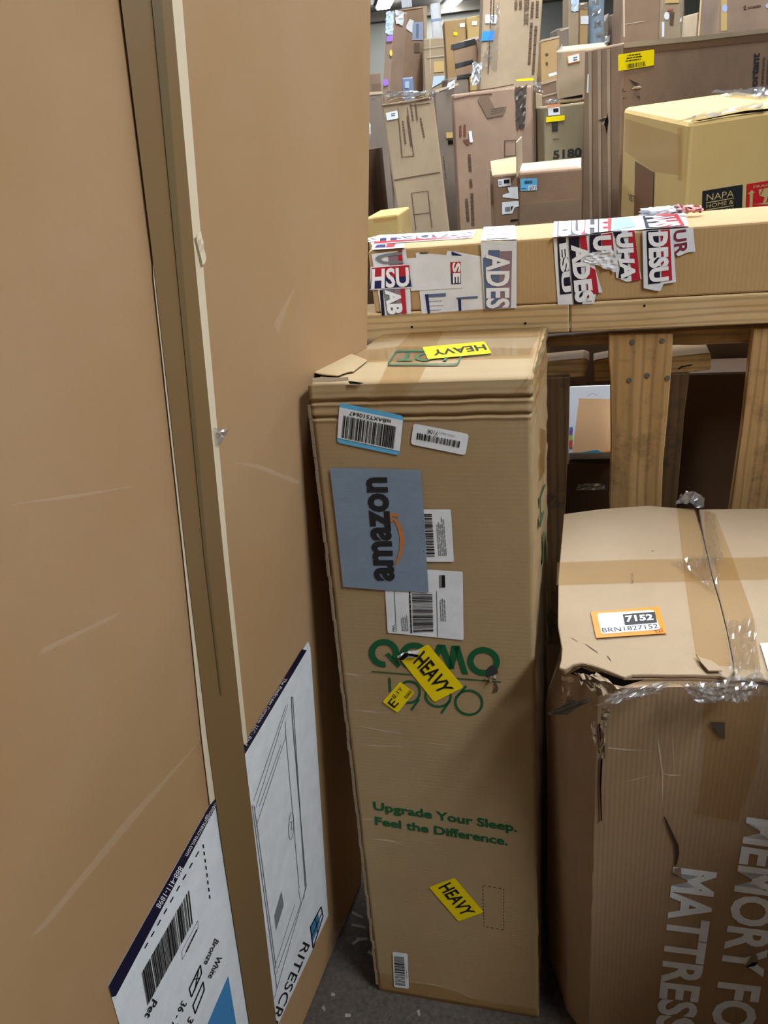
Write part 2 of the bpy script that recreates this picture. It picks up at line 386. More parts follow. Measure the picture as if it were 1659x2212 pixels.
for q in (c7((910, 1660), (920, 1735), (825, 1955), (805, 1880)), c7((935, 1815), (945, 1890), (860, 2110), (840, 2035))):
    quads(lab, 'checkbox', strokeq(q+[q[0]], 2.6), PL, BLACK)
quads(lab, 'check_mark', strokeq(c7((895, 1690), (855, 1895)), 2)+strokeq(c7((850, 1790), (905, 1780)), 2), PL, BLACK)
q = c7((885, 1245), (890, 1310), (740, 1605), (735, 1530)); quads(lab, 'number_frame', strokeq(q+[q[0]], .8), PL, GREYINK)
lines(lab, c7((868, 1310), (745, 1560), (762, 1590), (880, 1340)), PL, 1, BLACK, seed=9)
decal(lab, 'blue_panel', c7((1170, 1760), (1245, 2212), (1262, 2330), (930, 2330), (975, 2212)), PL, plain('blue_print', (64, 132, 186), .4), .0019)
GL = plain('drawing_ink', (96, 100, 108), .6); sk = []
for pts, wd in (([(330, 375), (336, 500), (415, 1440)], 1.6), ([(338, 375), (346, 500), (408, 1440)], 1.4), ([(300, 425), (118, 960)], .8), ([(310, 420), (130, 1000)], .8), ([(272, 645), (150, 990)], .8), ([(295, 515), (300, 595), (375, 1450)], .9),
                ([(110, 985), (125, 1095), (250, 2010)], 1.3), ([(120, 985), (137, 1095), (245, 1900)], 1.3), ([(300, 595), (130, 1110)], .9), ([(415, 1440), (235, 2065)], .8), ([(370, 1455), (385, 1530), (245, 1930)], .8), ([(410, 1440), (400, 1510)], .9), ([(350, 1540), (235, 1900)], .7)):
    sk += strokeq(c8(*pts), wd)
sk += strokeq(c8(*ell(330, 1100, 14, 76, 3, n=20)), 1.0) + strokeq(c8((322, 1080), (332, 1075), (330, 1120), (338, 1118)), 1.2)
quads(lab, 'line_drawing', sk, PL, GL)
decal(lab, 'grey_swatch', c8((275, 1465), (288, 1545), (245, 1685), (235, 1605)), PL, GREYINK, .002)
decal(lab, 'window_logo', c8((437, 1665), (480, 1590), (492, 1640), (451, 1752)), PL, plain('logo_blue', (66, 130, 168), .4), .002)
q = c8((437, 1665), (497, 1553), (508, 1605), (452, 1785)); quads(lab, 'logo_frame', strokeq(q+[q[0]], 1.6)+strokeq(c8((464, 1610), (478, 1700)), 1.4)+strokeq(c8((444, 1720), (500, 1590)), 1.2), PL, NAVY, .0028)
text(lab, 'RITESCR', c8((398, 1748), (222, 2168), (262, 2188), (434, 1768)), PL, BLACK, post='EEN')
lines(lab, c8((250, 1100), (390, 500), (395, 505), (255, 1105)), PL, 1, WHITE, seed=2, fill=.1) if False else None
# tape seam
ytop = 0
while hit(254+.125*ytop, ytop, PL).z < 2.09: ytop -= 10
ex = lambda a, b_: (a[0]+(b_[0]-a[0])/(b_[1]-a[1])*(ytop-a[1]), ytop)
tl = [ex(tl[0], tl[1])]+tl; tr_ = [ex(tr_[0], tr_[1])]+tr_
rows = list(zip(tl, tr_))
tape = quads(t, 'tape_seam', [[a[0], a[1], b_[1], b_[0]] for a, b_ in zip(rows, rows[1:])], PL, plain('kraft_paper_tape', (120, 94, 60), .42), .0035, label='glossy brown tape covering the seam')
rg = [(319, 0), (376, 600), (434, 1200), (470, 1500)]; rg2 = [(341, 0), (389, 600), (441, 1200), (474, 1500)]
rg = [ex(rg[0], rg[1])]+rg; rg2 = [ex(rg2[0], rg2[1])]+rg2
quads(tape, 'tape_overlap', [[rg[k], rg[k+1], rg2[k+1], rg2[k]] for k in range(4)], PL, plain('kraft_tape_double', (100, 82, 52), .42), .0045)
cl = [(365, 0), (419, 600), (478, 1200), (521, 1600), (526, 1608)]; c2 = [(389, 0), (437, 600), (490, 1200), (531, 1600), (532, 1603)]
cl = [ex(cl[0], cl[1])]+cl; c2 = [ex(c2[0], c2[1])]+c2
quads(t, 'pale_liner_strip', [[cl[k], cl[k+1], c2[k+1], c2[k]] for k in range(5)], PL, CREAM, .0025)
cl = [(321, 480), (327, 600), (392, 1200), (433, 1600), (450, 1738)]; c2 = [(322, 480), (330, 600), (397, 1200), (445, 1600), (462, 1724)]
quads(t, 'pale_liner_strip', [[cl[k], cl[k+1], c2[k+1], c2[k]] for k in range(4)], PL, CREAM, .0025)
crumple(t, 'peeled_tape_curl', [(459, 960), (468, 955), (487, 926), (455, 924)], PL, CRUMP, .004, 5, 5, .006, 4)
crumple(t, 'peeled_liner_curl', [(428, 575), (436, 560), (424, 500), (412, 505)], PL, CREAM, .002, 2, 5, .006, 6)
SCUF = film('pale_scuff', (255, 255, 255), .1, .8, (255, 240, 212))
for sgm in ([(262, 1318), (90, 1400), (75, 1420), (250, 1332)], [(440, 1590), (300, 1760), (100, 2000), (60, 2030), (270, 1770)], [(492, 996), (560, 1004), (650, 1040), (640, 1046), (555, 1012)], [(300, 1048), (150, 1078), (20, 1090), (140, 1070)], [(640, 610), (600, 720), (590, 700)]):
    decal(t, 'scuff_mark', sgm, PL, SCUF, .0008)
# torn plastic foot wrap at the far lower corner
crumple(t, 'plastic_foot_wrap', [(690, 2105), (733, 2072), (770, 1960), (718, 1985)], PL, CLEAR, .006, 8, 8, .012, 12, bulge=.02)

# ================================================================ bed carton (leaning back on the timber frame)
q0, q1 = atz(818, 2140, 0), atz(1165, 2200, 0)
qu = (q1-q0).normalized(); qv = -ray(1190, 5400).normalized(); qv = (qv-qv.dot(qu)*qu).normalized(); qw = qv.cross(qu)
if qw.y < 0: qw = -qw
QW, QH, QD = (q1-q0).length, 1.266, .456
Aq, Bq = q0+qv*QH, q1+qv*QH
PQ = (q0, -qw); PT = (Aq, qv); PR = (q1, qu)
t = thing('bed_carton', V((q0+q1)/2 + qw*.2) * 1.0, 'tall narrow cardboard carton with green lettering, grey label and yellow HEAVY stickers', 'box')
t.location.z = 0; QT = t
def qfn(p, a, b, d):
    dv = (1-b)*QH; out = V((0, 0, 0)); n1 = noise.noise(p*9)
    if d < .001:                                              # front: two crushed scores under the top fold
        wob = .0016*noise.noise(V((a*7, 3, 0)))+.0008*noise.noise(V((a*31, 5, 0))); fade = .75+.5*noise.noise(V((a*5, 9, 2)))
        for pos, w_, h in ((.0262, .0026, -.0075), (.0205, .005, .0034), (.031, .003, .0026), (.0505, .0024, -.0065), (.0445, .005, .0022), (.055, .003, .002), (.012, .006, .002)):
            out += -qw*h*fade*math.exp(-((dv-pos-wob)/w_)**2)
        if .06 < dv and 0 < a < 1: out += -qw*(.0005*noise.noise(V((a*3, b*9, 1))))
    if b > .999: out += qv*(.0006*math.sin(math.pi*a)*math.sin(math.pi*d)+.0007*math.sin(d*46)*(.3+a))
    e = .0022                                                 # scuffed corners
    if (a < .001 or a > .999): out += qu*e*noise.noise(p*38)*1.3 + qu*(-.0015 if a > .5 else .0015)
    if (a > .999 and b > .8): out += qu*(.004*abs(noise.noise(p*60))) 
    if b > .999 and d < .001: out += -qv*.003+qw*.003
    return p+out
cq = hexc(Aq, Bq, qw*QD, -qv, 0.0)
gridhexa('carton_body', cq, (40, 230, 24), qfn, KR['qomo'], t, True, lambda b: b/.52*.93 if b < .52 else .93+(b-.52)/.48*.07)
cA = cr(650, 680, 2.9105); cA2 = cr(720, 860, 5.3516); cB = cr(700, 1000, 3.318); cC = cr(740, 1350, 3.6065); cD = cr(760, 1650, 3.6065)
LF = .0017
# top: tapes, LOT frame, sticker
decal(t, 'packing_tape', cA((280, 240), (600, 205), (1470, 215), (1455, 280), (1000, 290), (140, 310)), PT, BTAPE, .0018)
decal(t, 'packing_tape', cA((350, 170), (720, 95), (1500, 85), (1490, 145), (640, 155), (320, 195)), PT, BTAPE, .0018)
decal(t, 'packing_tape', cA((490, 440), (735, 445), (905, 90), (720, 90), (600, 215)), PT, BTAPE, .0022)
decal(t, 'clear_tape', cA((150, 300), (330, 165), (1500, 130), (1470, 190), (1440, 260)), PT, CLEAR, .0026)
q = rq(cA((545, 322), (985, 322), (1022, 237), (602, 237)), .18); lot = quads(t, 'green_frame', strokeq(q+[q[0]], 3.2), PT, GREEN, .0029)
text(lot, 'LOT', cA((935, 250), (628, 250), (600, 300), (915, 300)), PT, GREEN, .0029, bold=.012)
st = decal(t, 'heavy_sticker', rq(cA((765, 215), (1155, 180), (1200, 255), (800, 292)), .05), PT, YEL, .0034)
text(st, 'HEAVY', cA((1152, 200), (822, 238), (836, 270), (1172, 234)), PT, BLACK, .004, bold=.02)
# torn ply at the top left corner
slab(t, 'torn_flap', cA((68, 372), (100, 338), (300, 250), (420, 300), (330, 372), (318, 372), (290, 375), (230, 398), (160, 392), (110, 385)), PT, .0025, KR['qomo'], .0045)
decal(t, 'torn_edge', cA((75, 405), (130, 398), (250, 402), (300, 398), (305, 420), (190, 432), (80, 432)), (Aq, (qv-qw).normalized()), TORN, .003)
decal(t, 'torn_slit', cA((302, 425), (330, 428), (405, 438), (370, 446), (310, 444)), (Aq, (qv-qw).normalized()), DARK, .004)
# crinkled tape along the right top edge
crumple(t, 'crinkled_tape', [(1146, 835), (1152, 800), (1176, 712), (1170, 712)], PT, BTAPE2, .004, 5, 14, .006, 3)
crumple(t, 'crinkled_tape', [(1152, 885), (1168, 830), (1184, 735), (1148, 815)], PR, BTAPE, .004, 6, 14, .004, 8)
# labels on the front
st = decal(t, 'barcode_label', rq(cA2((78, 48), (815, 200), (765, 660), (45, 510)), .1), PQ, SKY, LF, label='white and sky-blue barcode label')
decal(st, 'white_field', cA2((74, 100), (808, 252), (772, 610), (52, 455)), PQ, WHITE, LF+.0006)
text(st, 'tsBAXT510647', cA2((680, 250), (195, 145), (188, 190), (670, 288)), PQ, BLACK, LF+.0012, bold=.012)
barcode(st, cA2((100, 450), (710, 580), (740, 325), (125, 195)), PQ, n=40, seed=21, lift=LF+.0012)
st = decal(t, 'barcode_label', rq(cA2((930, 288), (1570, 412), (1528, 658), (897, 530)), .16), PQ, WHITE, LF, label='small white barcode label')
text(st, '7108', cA2((1215, 380), (1100, 354), (1093, 398), (1207, 424)), PQ, BLACK, LF+.0008)
text(st, 'LPN D 488017', cA2((1412, 424), (1222, 382), (1218, 400), (1408, 442)), PQ, GREYINK, LF+.0008)
barcode(st, cA2((968, 468), (1475, 572), (1487, 497), (975, 395)), PQ, n=36, seed=11, lift=LF+.0008)
st = decal(t, 'shipping_label', rq(cB((690, 330), (910, 330), (933, 706), (700, 704)), .05), PQ, WHITE, LF, label='white shipping label tucked under the grey label')
barcode(st, cB((738, 668), (720, 362), (775, 362), (797, 668)), PQ, n=30, seed=4, lift=LF+.0006)
lines(st, cB((820, 660), (800, 375), (862, 375), (885, 660)), PQ, 5, GREYINK, LF+.0006)
st = decal(t, 'shipping_label', rq(cB((430, 745), (995, 775), (1002, 1267), (457, 1213)), .03), PQ, WHITE, LF, label='large white shipping label with long barcode')
quads(st, 'ruled_line', strokeq(cB((505, 900), (520, 1205)), 1.0)+strokeq(cB((808, 915), (817, 1240)), 1.0), PQ, BLACK, LF+.0006)
text(st, 'FBA', cB((512, 1202), (509, 1155), (491, 1155), (494, 1202)), PQ, BLACK, LF+.0006)
quads(st, 'dashed_rule', [x for k in range(9) for x in strokeq([bil(cB((615, 905), (628, 1220), (628, 1220), (615, 905)), k/9, 0), bil(cB((615, 905), (628, 1220), (628, 1220), (615, 905)), (k+.8)/9, 0)], 3)], PQ, BLACK, LF+.0006)
barcode(st, cB((640, 1210), (632, 925), (778, 930), (786, 1205)), PQ, plain('soft_black', (46, 46, 50), .5), n=34, seed=8, lift=LF+.0006)
lines(st, cB((560, 1200), (548, 1080), (600, 1080), (610, 1200)), PQ, 4, GREYINK, LF+.0006); lines(st, cB((835, 1130), (825, 935), (870, 935), (880, 1130)), PQ, 3, GREYINK, LF+.0006)
decal(st, 'code_block', cB((845, 800), (868, 800), (870, 888), (847, 888)), PQ, BLACK, LF+.0006); decal(st, 'code_block', cB((828, 800), (844, 800), (846, 888), (830, 888)), PQ, GREYINK, LF+.0006)
AMZ = paper('slate_label', (128, 146, 166), .38)
st = decal(t, 'brand_label', cB((45, 30), (400, 36), (695, 47), (715, 300), (735, 640), (752, 922), (430, 905), (140, 882), (100, 500)), PQ, AMZ, LF+.0016, label='slate grey label with black brand lettering and orange arrow')
text(st, 'amazon', cB((502, 838), (446, 97), (303, 97), (366, 838)), PQ, plain('logo_black', (32, 34, 38), .5), LF+.0024, bold=.034, xh=True)
so = cB((512, 735), (545, 690), (570, 620), (580, 560), (572, 490), (550, 430), (518, 388)); si = cB((510, 728), (530, 672), (545, 610), (549, 560), (543, 500), (526, 445), (503, 400))
sm = quads(st, 'smile_arrow', [[so[k], so[k+1], si[k+1], si[k]] for k in range(6)]+[cB((470, 352), (515, 353), (512, 376), (490, 376)), cB((515, 353), (548, 381), (536, 386), (512, 376)), cB((470, 352), (490, 376), (500, 420), (481, 418))], PQ, plain('smile_orange', (196, 120, 62), .5), LF+.0024)
# green printing
qs = ringq(cC(*ell(324, 217, 118, 110, 8, 75, 388, 40)), cC(*ell(324, 217, 70, 65, 8, 75, 388, 40)))
qs += [cC((332, 228), (360, 213), (457, 308), (432, 333))]
qs += ringq(cC(*ell(560, 243, 118, 110, 8)), cC(*ell(560, 243, 70, 65, 8)))
qs += [cC((738, 150), (800, 152), (872, 340), (826, 340)), cC((738, 150), (790, 152), (706, 362), (660, 358)), cC((850, 158), (912, 160), (868, 340), (826, 340)), cC((862, 160), (912, 160), (980, 384), (934, 380))]
qs += ringq(cC(*ell(1100, 282, 127, 112, 8)), cC(*ell(1100, 282, 79, 66, 8)))
quads(t, 'brand_lettering', qs, PQ, GREEN, LF-.0007, label='bold green QOMO lettering')
qs = strokeq(cC((228, 360), (1235, 442)), 2.4) + strokeq(cC((366, 412), (373, 515)), 4.6)
for (x, y, rx, ry) in ((520, 520, 92, 92), (745, 548, 108, 94), (985, 602, 114, 102)): qs += ringq(cC(*ell(x, y, rx, ry, 8)), cC(*ell(x, y, rx-18, ry-17, 8)))
qs += strokeq(cC((596, 578), (538, 658)), 4.8)+strokeq(cC((836, 590), (772, 682)), 4.8)+strokeq(cC((893, 558), (962, 475)), 4.8)
quads(t, 'year_lettering', qs, PQ, GREEN, LF-.0007, label='thin green 1996 under a rule')
text(t, 'Upgrade Your Sleep.', cD((170, 352), (1290, 527), (1285, 462), (166, 290)), PQ, GREEN, LF-.0007, bold=.028)
text(t, 'Feel the Difference.', cD((184, 468), (1216, 632), (1212, 568), (180, 408)), PQ, GREEN, LF-.0007, bold=.028)
st = decal(t, 'heavy_sticker', rq(cC((668, 145), (945, 480), (715, 597), (452, 262)), .06), PQ, YEL, LF)
text(st, 'HEAVY', cC((553, 286), (760, 530), (870, 492), (636, 192)), PQ, BLACK, LF+.0008, bold=.02)
crumple(t, 'torn_paper', cC((452, 258), (600, 232), (590, 185), (440, 215)), PQ, WHITE, .003, 8, 3, LF+.003, 2, .12)
decal(t, 'torn_hole', cC((445, 250), (490, 200), (540, 205), (600, 215), (590, 235), (520, 222), (480, 255)), PQ, DARK, LF+.0055)
st = decal(t, 'heavy_sticker', rq(cD((802, 882), (1030, 1150), (832, 1222), (602, 955)), .06), PQ, YEL, LF)
text(st, 'HEAVY', cD((677, 957), (868, 1180), (966, 1148), (768, 912)), PQ, BLACK, LF+.0008, bold=.02)
st = decal(t, 'price_sticker', rq(cC((450, 437), (563, 520), (430, 680), (313, 595)), .1), PQ, YEL, LF, label='small yellow sticker marked E 8.1Y')
text(st, 'E', cC((405, 642), (442, 604), (384, 562), (352, 600)), PQ, BLACK, LF+.0008, bold=.01)
text(st, '8.1Y', cC((407, 572), (478, 492), (452, 472), (384, 548)), PQ, BLACK, LF+.0008)
decal(st, 'code_box', cC((480, 552), (525, 495), (550, 514), (505, 570)), PQ, plain('ochre_box', (205, 180, 20), .4), LF+.0006); text(st, 'UzG', cC((502, 562), (542, 516), (528, 504), (488, 550)), PQ, BLACK, LF+.001, bold=.01)
q = cD((1022, 942), (1184, 972), (1184, 1292), (1030, 1262)); ds = []
for k in range(4):
    n = 13 if k % 2 else 4; a, b_ = V(q[k]), V(q[(k+1) % 4])
    for j in range(n): ds += strokeq([tuple(a.lerp(b_, (j+.1)/n)), tuple(a.lerp(b_, (j+.5)/n))], 1.6)
quads(t, 'perforation', ds, PQ, plain('perforation_brown', (70, 52, 34), .8), LF-.0007)
st = decal(t, 'barcode_label', rq(cD((318, 1458), (435, 1472), (447, 1747), (330, 1732)), .12), PQ, WHITE, LF, label='small white upright barcode label near the foot')
barcode(st, cD((340, 1712), (330, 1482), (408, 1490), (420, 1724)), PQ, n=22, seed=31, lift=LF+.0006); lines(st, cD((436, 1660), (428, 1580), (420, 1580), (428, 1660)), PQ, 1, GREYINK, LF+.0006)
for a_ in (((0, 378), (100, 388), (180, 402), (100, 396)), ((60, 662), (200, 668), (370, 692), (200, 678)), ((90, 778), (300, 815), (500, 850), (300, 824)), ((95, 930), (300, 938), (560, 945), (300, 946)), ((600, 905), (720, 920), (850, 940), (720, 928)), ((10, 372), (60, 378), (150, 384), (60, 386))):
    decal(t, 'crease_line', cC(*a_), PQ, film('pale_crease', (255, 255, 255), .35, .8, (255, 240, 212)), LF-.001)
for a_ in (((75, 430), (130, 424), (205, 430), (130, 434)), ((110, 580), (300, 590), (440, 640), (300, 604)), ((215, 1640), (500, 1695), (780, 1740), (500, 1708)), ((780, 1750), (900, 1800), (1000, 1840), (900, 1812))):
    decal(t, 'crease_line', cD(*a_), PQ, film('pale_crease', (255, 255, 255), .35, .8, (255, 240, 212)), LF-.001)
# puncture with torn lips
decal(t, 'torn_hole', cC((1122, 342), (1160, 308), (1205, 330), (1212, 372), (1180, 402), (1150, 412), (1122, 400)), PQ, plain('hole_slate', (48, 52, 48), .8), LF)
crumple(t, 'torn_lip', cC((1120, 425), (1195, 420), (1200, 375), (1120, 398)), PQ, TORN, .004, 5, 3, LF+.003, 9, .15)
decal(t, 'torn_hole', cC((1180, 445), (1195, 440), (1215, 490), (1205, 520), (1172, 520), (1190, 485)), PQ, plain('scuff_brown', (82, 62, 44), .8), LF)
# printing and tape on the narrow right side
cE = cr(1140, 1000, 7.37)
quads(t, 'side_print', strokeq(cE((258, 340), (180, 560), (176, 1020), (238, 770)), 2.6)+strokeq(cE((238, 1100), (232, 1590)), 2.2), PR, GREEN, .002)
decal(t, 'packing_tape', [(1164, 925), (1178, 930), (1174, 1020), (1164, 1040)], PR, BTAPE2, .002)
# open corrugated edge along the left corner
ev = []; ef = []
for k in range(60):
    z0, z1 = k/60*QH*.96+.02, (k+.97)/60*QH*.96+.02; jt = .0022*noise.noise(V((k*.7, 1, 2)))
    for (zz, d1, off) in ((z0, 0, 0), (z0, .006, 0), (z1, .006, 0), (z1, 0, 0)):
        ev.append(q0+qv*zz - qu*(.0035+jt) + qw*(d1-.002))
    ev += [p+qu*.0045 for p in ev[-4:]]; i = len(ev)-8
    ef += [tuple(i+x for x in f) for f in ((0, 1, 2, 3), (7, 6, 5, 4), (0, 4, 5, 1), (1, 5, 6, 2), (2, 6, 7, 3), (3, 7, 4, 0))]
mk('open_flute_edge', ev, ef, TORN, t)
decal(t, 'bottom_tape', [(812, 2098), (900, 2118), (1000, 2145), (1040, 2160), (1158, 2178), (1160, 2192), (960, 2168), (818, 2138)], PQ, BTAPE, LF-.0007)

# ================================================================ timber frame (horizontal rails on rough slats)
RN = V((-.28, -.957, 0)).normalized(); RU = V((.957, -.28, 0)).normalized()
PC = (V((.25, 1.475, 0)), RN)
t = thing('timber_frame', V((.5, 1.45, 0)), 'rough timber pallet frame with pine rail and upright slats', 'pallet'); FR = t
c9 = cr(1160, 700, 3.3246)
ztop = hit(1230, 655, PC).z; zbot = hit(1230, 718, PC).z; 
def rail(name, ua, ub, z0, z1, d0, d1, mat):
    o = PC[0]; f = -RN
    P_ = lambda u_, d, z: V((o+RU*u_+f*d).to_tuple()[:2]+(z,))
    return hexa(name, [P_(ua, d0, z1), P_(ub, d0, z1), P_(ub, d0, z0), P_(ua, d0, z0), P_(ua, d1, z1), P_(ub, d1, z1), P_(ub, d1, z0), P_(ua, d1, z0)], mat, t, .003)
uu = lambda px, py: (hit(px, py, PC)-PC[0]).dot(RU)
uj = uu(1231, 690)
rail('rail', uu(790, 690)-.25, uj-.0012, zbot, ztop, 0, .09, PINE); rail('rail', uj+.0012, 1.15, zbot, ztop, 0, .09, PINE)
for px, py in ((890, 706), (1135, 698), (1392, 660)): decal(t, 'nail_hole', ell(px, py, 2.6, 2.6, n=10), PC, DARK, .001)
PS = (PC[0]+RN*.0, RN)
def slatpx(name, poly, mat, dep=.0, th=.02):
    return slab(t, name, poly, (PC[0]-RN*dep, RN), th, mat, 0, .002)
def down_px(top, x_bot): return top
slatpx('slat', c9((514, 76), (978, 66), (968, 300), (935, 700), (905, 1000), (890, 1400), (850, 2300), (560, 2300), (520, 1300), (530, 860), (526, 400), (512, 250)), OAK, .012, .022)
slatpx('slat', c9((1552, 30), (2100, 20), (1950, 2300), (1200, 2300), (1385, 1335), (1470, 760), (1530, 200)), OAK, .012, .022)
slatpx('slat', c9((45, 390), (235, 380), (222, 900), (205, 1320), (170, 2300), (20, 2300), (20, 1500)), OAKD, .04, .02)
slatpx('slat', c9((960, 360), (1098, 355), (1060, 640), (1030, 1000), (1000, 1330), (950, 2300), (700, 2300)), OAKD, .05, .02)  # slat in shadow: the shade is put into its dark stained colour
slatpx('cross_board', c9((-300, 190), (60, 100), (510, 70), (1545, 20), (1800, 10), (1800, 125), (1535, 138), (1150, 152), (510, 148), (60, 160), (-300, 250)), PINED, .035, .03)
slatpx('block', c9((-60, 285), (60, 270), (340, 245), (378, 262), (345, 378), (70, 396), (-60, 400)), PINED, .06, .06)
slatpx('block', c9((405, 262), (520, 240), (560, 240), (560, 405), (412, 412)), PINED, .06, .05)
slatpx('block', c9((930, 240), (1235, 208), (1252, 222), (1250, 325), (1000, 365), (930, 365)), wood('pale_block', (206, 166, 108), (176, 134, 80), 'X', .35), .06, .08)
NAIL = plain('nail_steel', (92, 86, 80), .4)
for x, y in ((686, 128), (900, 118), (793, 368), (664, 402), (938, 388)):
    p = c9((x, y))[0]; slab(t, 'nail_head', ell(p[0], p[1], 5.6, 5.6, n=10)[:-1], (PC[0]-RN*.012, RN), .003, NAIL, .0015, 0)
quads(t, 'split', [c9((1012, 318), (1040, 300), (1115, 288), (1118, 294), (1045, 308), (1020, 326))], (PC[0]-RN*.06, RN), DARK, .001)

# inside the frame: white product box, dark cartons
def carton(name, A, B, dep, label, mat, down=-UP, zb=0.0, bevel=.006, group=None):
    c = hexc(A, B, dep, down, zb); ctr = (c[2]+c[3]+c[6]+c[7])/4
    t = thing(name, V((ctr.x, ctr.y, zb)), label, 'box', group)
    hexa('carton_body', c, mat, t, bevel)
    n = (B-A).cross(down).normalized()
    if n.dot(C0-A) < 0: n = -n
    sn = dep.cross(down).normalized()
    if sn.dot(B-A) < 0: sn = -sn
    tp = (B-A).cross(dep).normalized()
    if tp.z < 0: tp = -tp
    return t, (A, n), (B, sn), (A, -sn), (A, tp), c
PI = (PC[0]-RN*.16, RN)
# box resting tilted: big printed face up and forward, end face below it
e0, e1 = hit(1228, 980, (PC[0]-RN*.1, RN)), hit(1345, 978, (PC[0]-RN*.1, RN))
wl = (e1-e0).normalized(); up45 = (UP*.8 - RN*.6).normalized(); dn45 = wl.cross(up45).normalized()
if dn45.y < 0: dn45 = -dn45
PW = (e0, -dn45)
a0, a1 = hit(1234, 834, PW), hit(1345, 830, PW)
Hw = (a0-e0).dot(up45); Ww = .15
PWb = (e0, -up45); Dw = .06
for D_ in range(30, 160, 2):
    p = e0+dn45*D_/1000; q = CM.transposed() @ (p-C0)
    if q.y/q.z*F+CY > 1036: Dw = D_/1000; break
A = e0+up45*Hw; B = A+wl*Ww
t = thing('product_box', e0+wl*Ww/2, 'white picture box with peach panel wedged behind the timber slats', 'box')
cw = [A, B, e0+wl*Ww, e0, A+dn45*Dw, B+dn45*Dw, e0+wl*Ww+dn45*Dw, e0+dn45*Dw]
hexa('carton_body', cw, plain('white_gloss_board', (226, 230, 238), .35), t, .002)
decal(t, 'peach_panel', c9((302, 535), (620, 542), (620, 920), (255, 922)), PW, plain('peach_print', (222, 178, 132), .5), .0015)
for nme, poly, colr in (('violet_print', ((232, 770), (258, 750), (255, 790), (230, 795)), (120, 80, 170)), ('lime_print', ((230, 810), (256, 795), (256, 830), (230, 840)), (160, 210, 90)), ('red_print', ((230, 840), (256, 832), (254, 890), (228, 880)), (214, 84, 62)),
                        ('teal_print', ((300, 925), (430, 905), (470, 925)), (40, 140, 180)), ('orange_print', ((470, 918), (620, 900), (620, 925)), (235, 130, 60)), ('blue_print', ((232, 745), (256, 740), (256, 752), (232, 768)), (60, 120, 190))):
    decal(t, nme, c9(*poly), PW, plain(nme, colr, .4), .0018)
rcy = []
for k in range(3):
    a = math.radians(90+120*k); rcy += strokeq(c9(*[(440+22*math.cos(a+s), 1003-22*math.sin(a+s)) for s in (-.75, 0, .6)]), 3.2)
quads(t, 'recycling_mark', rcy, (e0, -up45), plain('recycle_green', (20, 96, 60), .5), .0015)
qs = strokeq(c9((360, 520), (398, 500), (438, 515)), .8); quads(t, 'faint_mark', qs, PW, GREYINK, .0018)
# carton under it (its support)
P3 = (PC[0]-RN*.13, RN)
Zs = min(v.z for v in cw)-.002
A = hit(1236, 1048, P3); A.z = Zs
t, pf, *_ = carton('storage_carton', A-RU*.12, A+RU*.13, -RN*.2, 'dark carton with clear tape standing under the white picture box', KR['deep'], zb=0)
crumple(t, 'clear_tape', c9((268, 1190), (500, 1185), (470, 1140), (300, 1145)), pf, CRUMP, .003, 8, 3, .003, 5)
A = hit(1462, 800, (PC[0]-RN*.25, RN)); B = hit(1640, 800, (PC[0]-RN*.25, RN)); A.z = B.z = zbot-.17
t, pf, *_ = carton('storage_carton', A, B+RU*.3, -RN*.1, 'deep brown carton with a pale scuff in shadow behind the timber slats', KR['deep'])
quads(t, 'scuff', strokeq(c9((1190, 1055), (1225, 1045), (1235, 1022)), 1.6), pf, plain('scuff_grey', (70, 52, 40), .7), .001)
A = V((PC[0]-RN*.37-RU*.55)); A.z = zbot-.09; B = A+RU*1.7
carton('storage_carton', A, B, -RN*.07, 'wide dark carton added to darken the back of the timber frame', KR['deep'])  # backing panel added so the inside of the frame stays dark

# ================================================================ long shade carton lying on the rail
PF = (PC[0]+RN*.0, RN); zs = ztop+.0008
sA = hit(800, 556, PF); sB = hit(1659, 479, PF)
zt = (hit(1119, 519, PF).z+hit(1500, 489, PF).z)/2
PTs = (V((0, 0, zt)), UP)
back = hit(1220, 479, PTs); sdep = (back-PF[0]).dot(-RN)
t = thing('shade_carton', V((.5, 1.5, zs)), 'long narrow carton patched with white, red and navy printed tape lying on the rail', 'box'); SH = t
u0 = uu(803, 620); P_ = lambda u_, d, z: V(tuple((PC[0]+RU*u_-RN*d).to_tuple()[:2])+(z,))
cs = [P_(u0, 0.001, zt), P_(1.25, .001, zt), P_(1.25, .001, zs), P_(u0, .001, zs), P_(u0, sdep, zt), P_(1.25, sdep, zt), P_(1.25, sdep, zs), P_(u0, sdep, zs)]
hexa('carton_body', cs, KR['shade'], t, .004)
PF = (cs[0], RN)
s1 = cr(790, 480, 4.879); s2 = cr(1180, 430, 4.879)
WT = paper('white_tape', (226, 228, 234), .32); RED = plain('tape_red', (176, 34, 52), .35); NVY = plain('tape_navy', (26, 34, 92), .35); NVD = plain('tape_ink_navy', (22, 20, 44), .35)
SLT = plain('tape_slate', (88, 106, 142), .4); MAU = plain('tape_mauve', (140, 112, 126), .4)
def tapeq(nm, poly, pl, lift, mat=None): return decal(t, nm, poly, pl, mat or WT, lift)
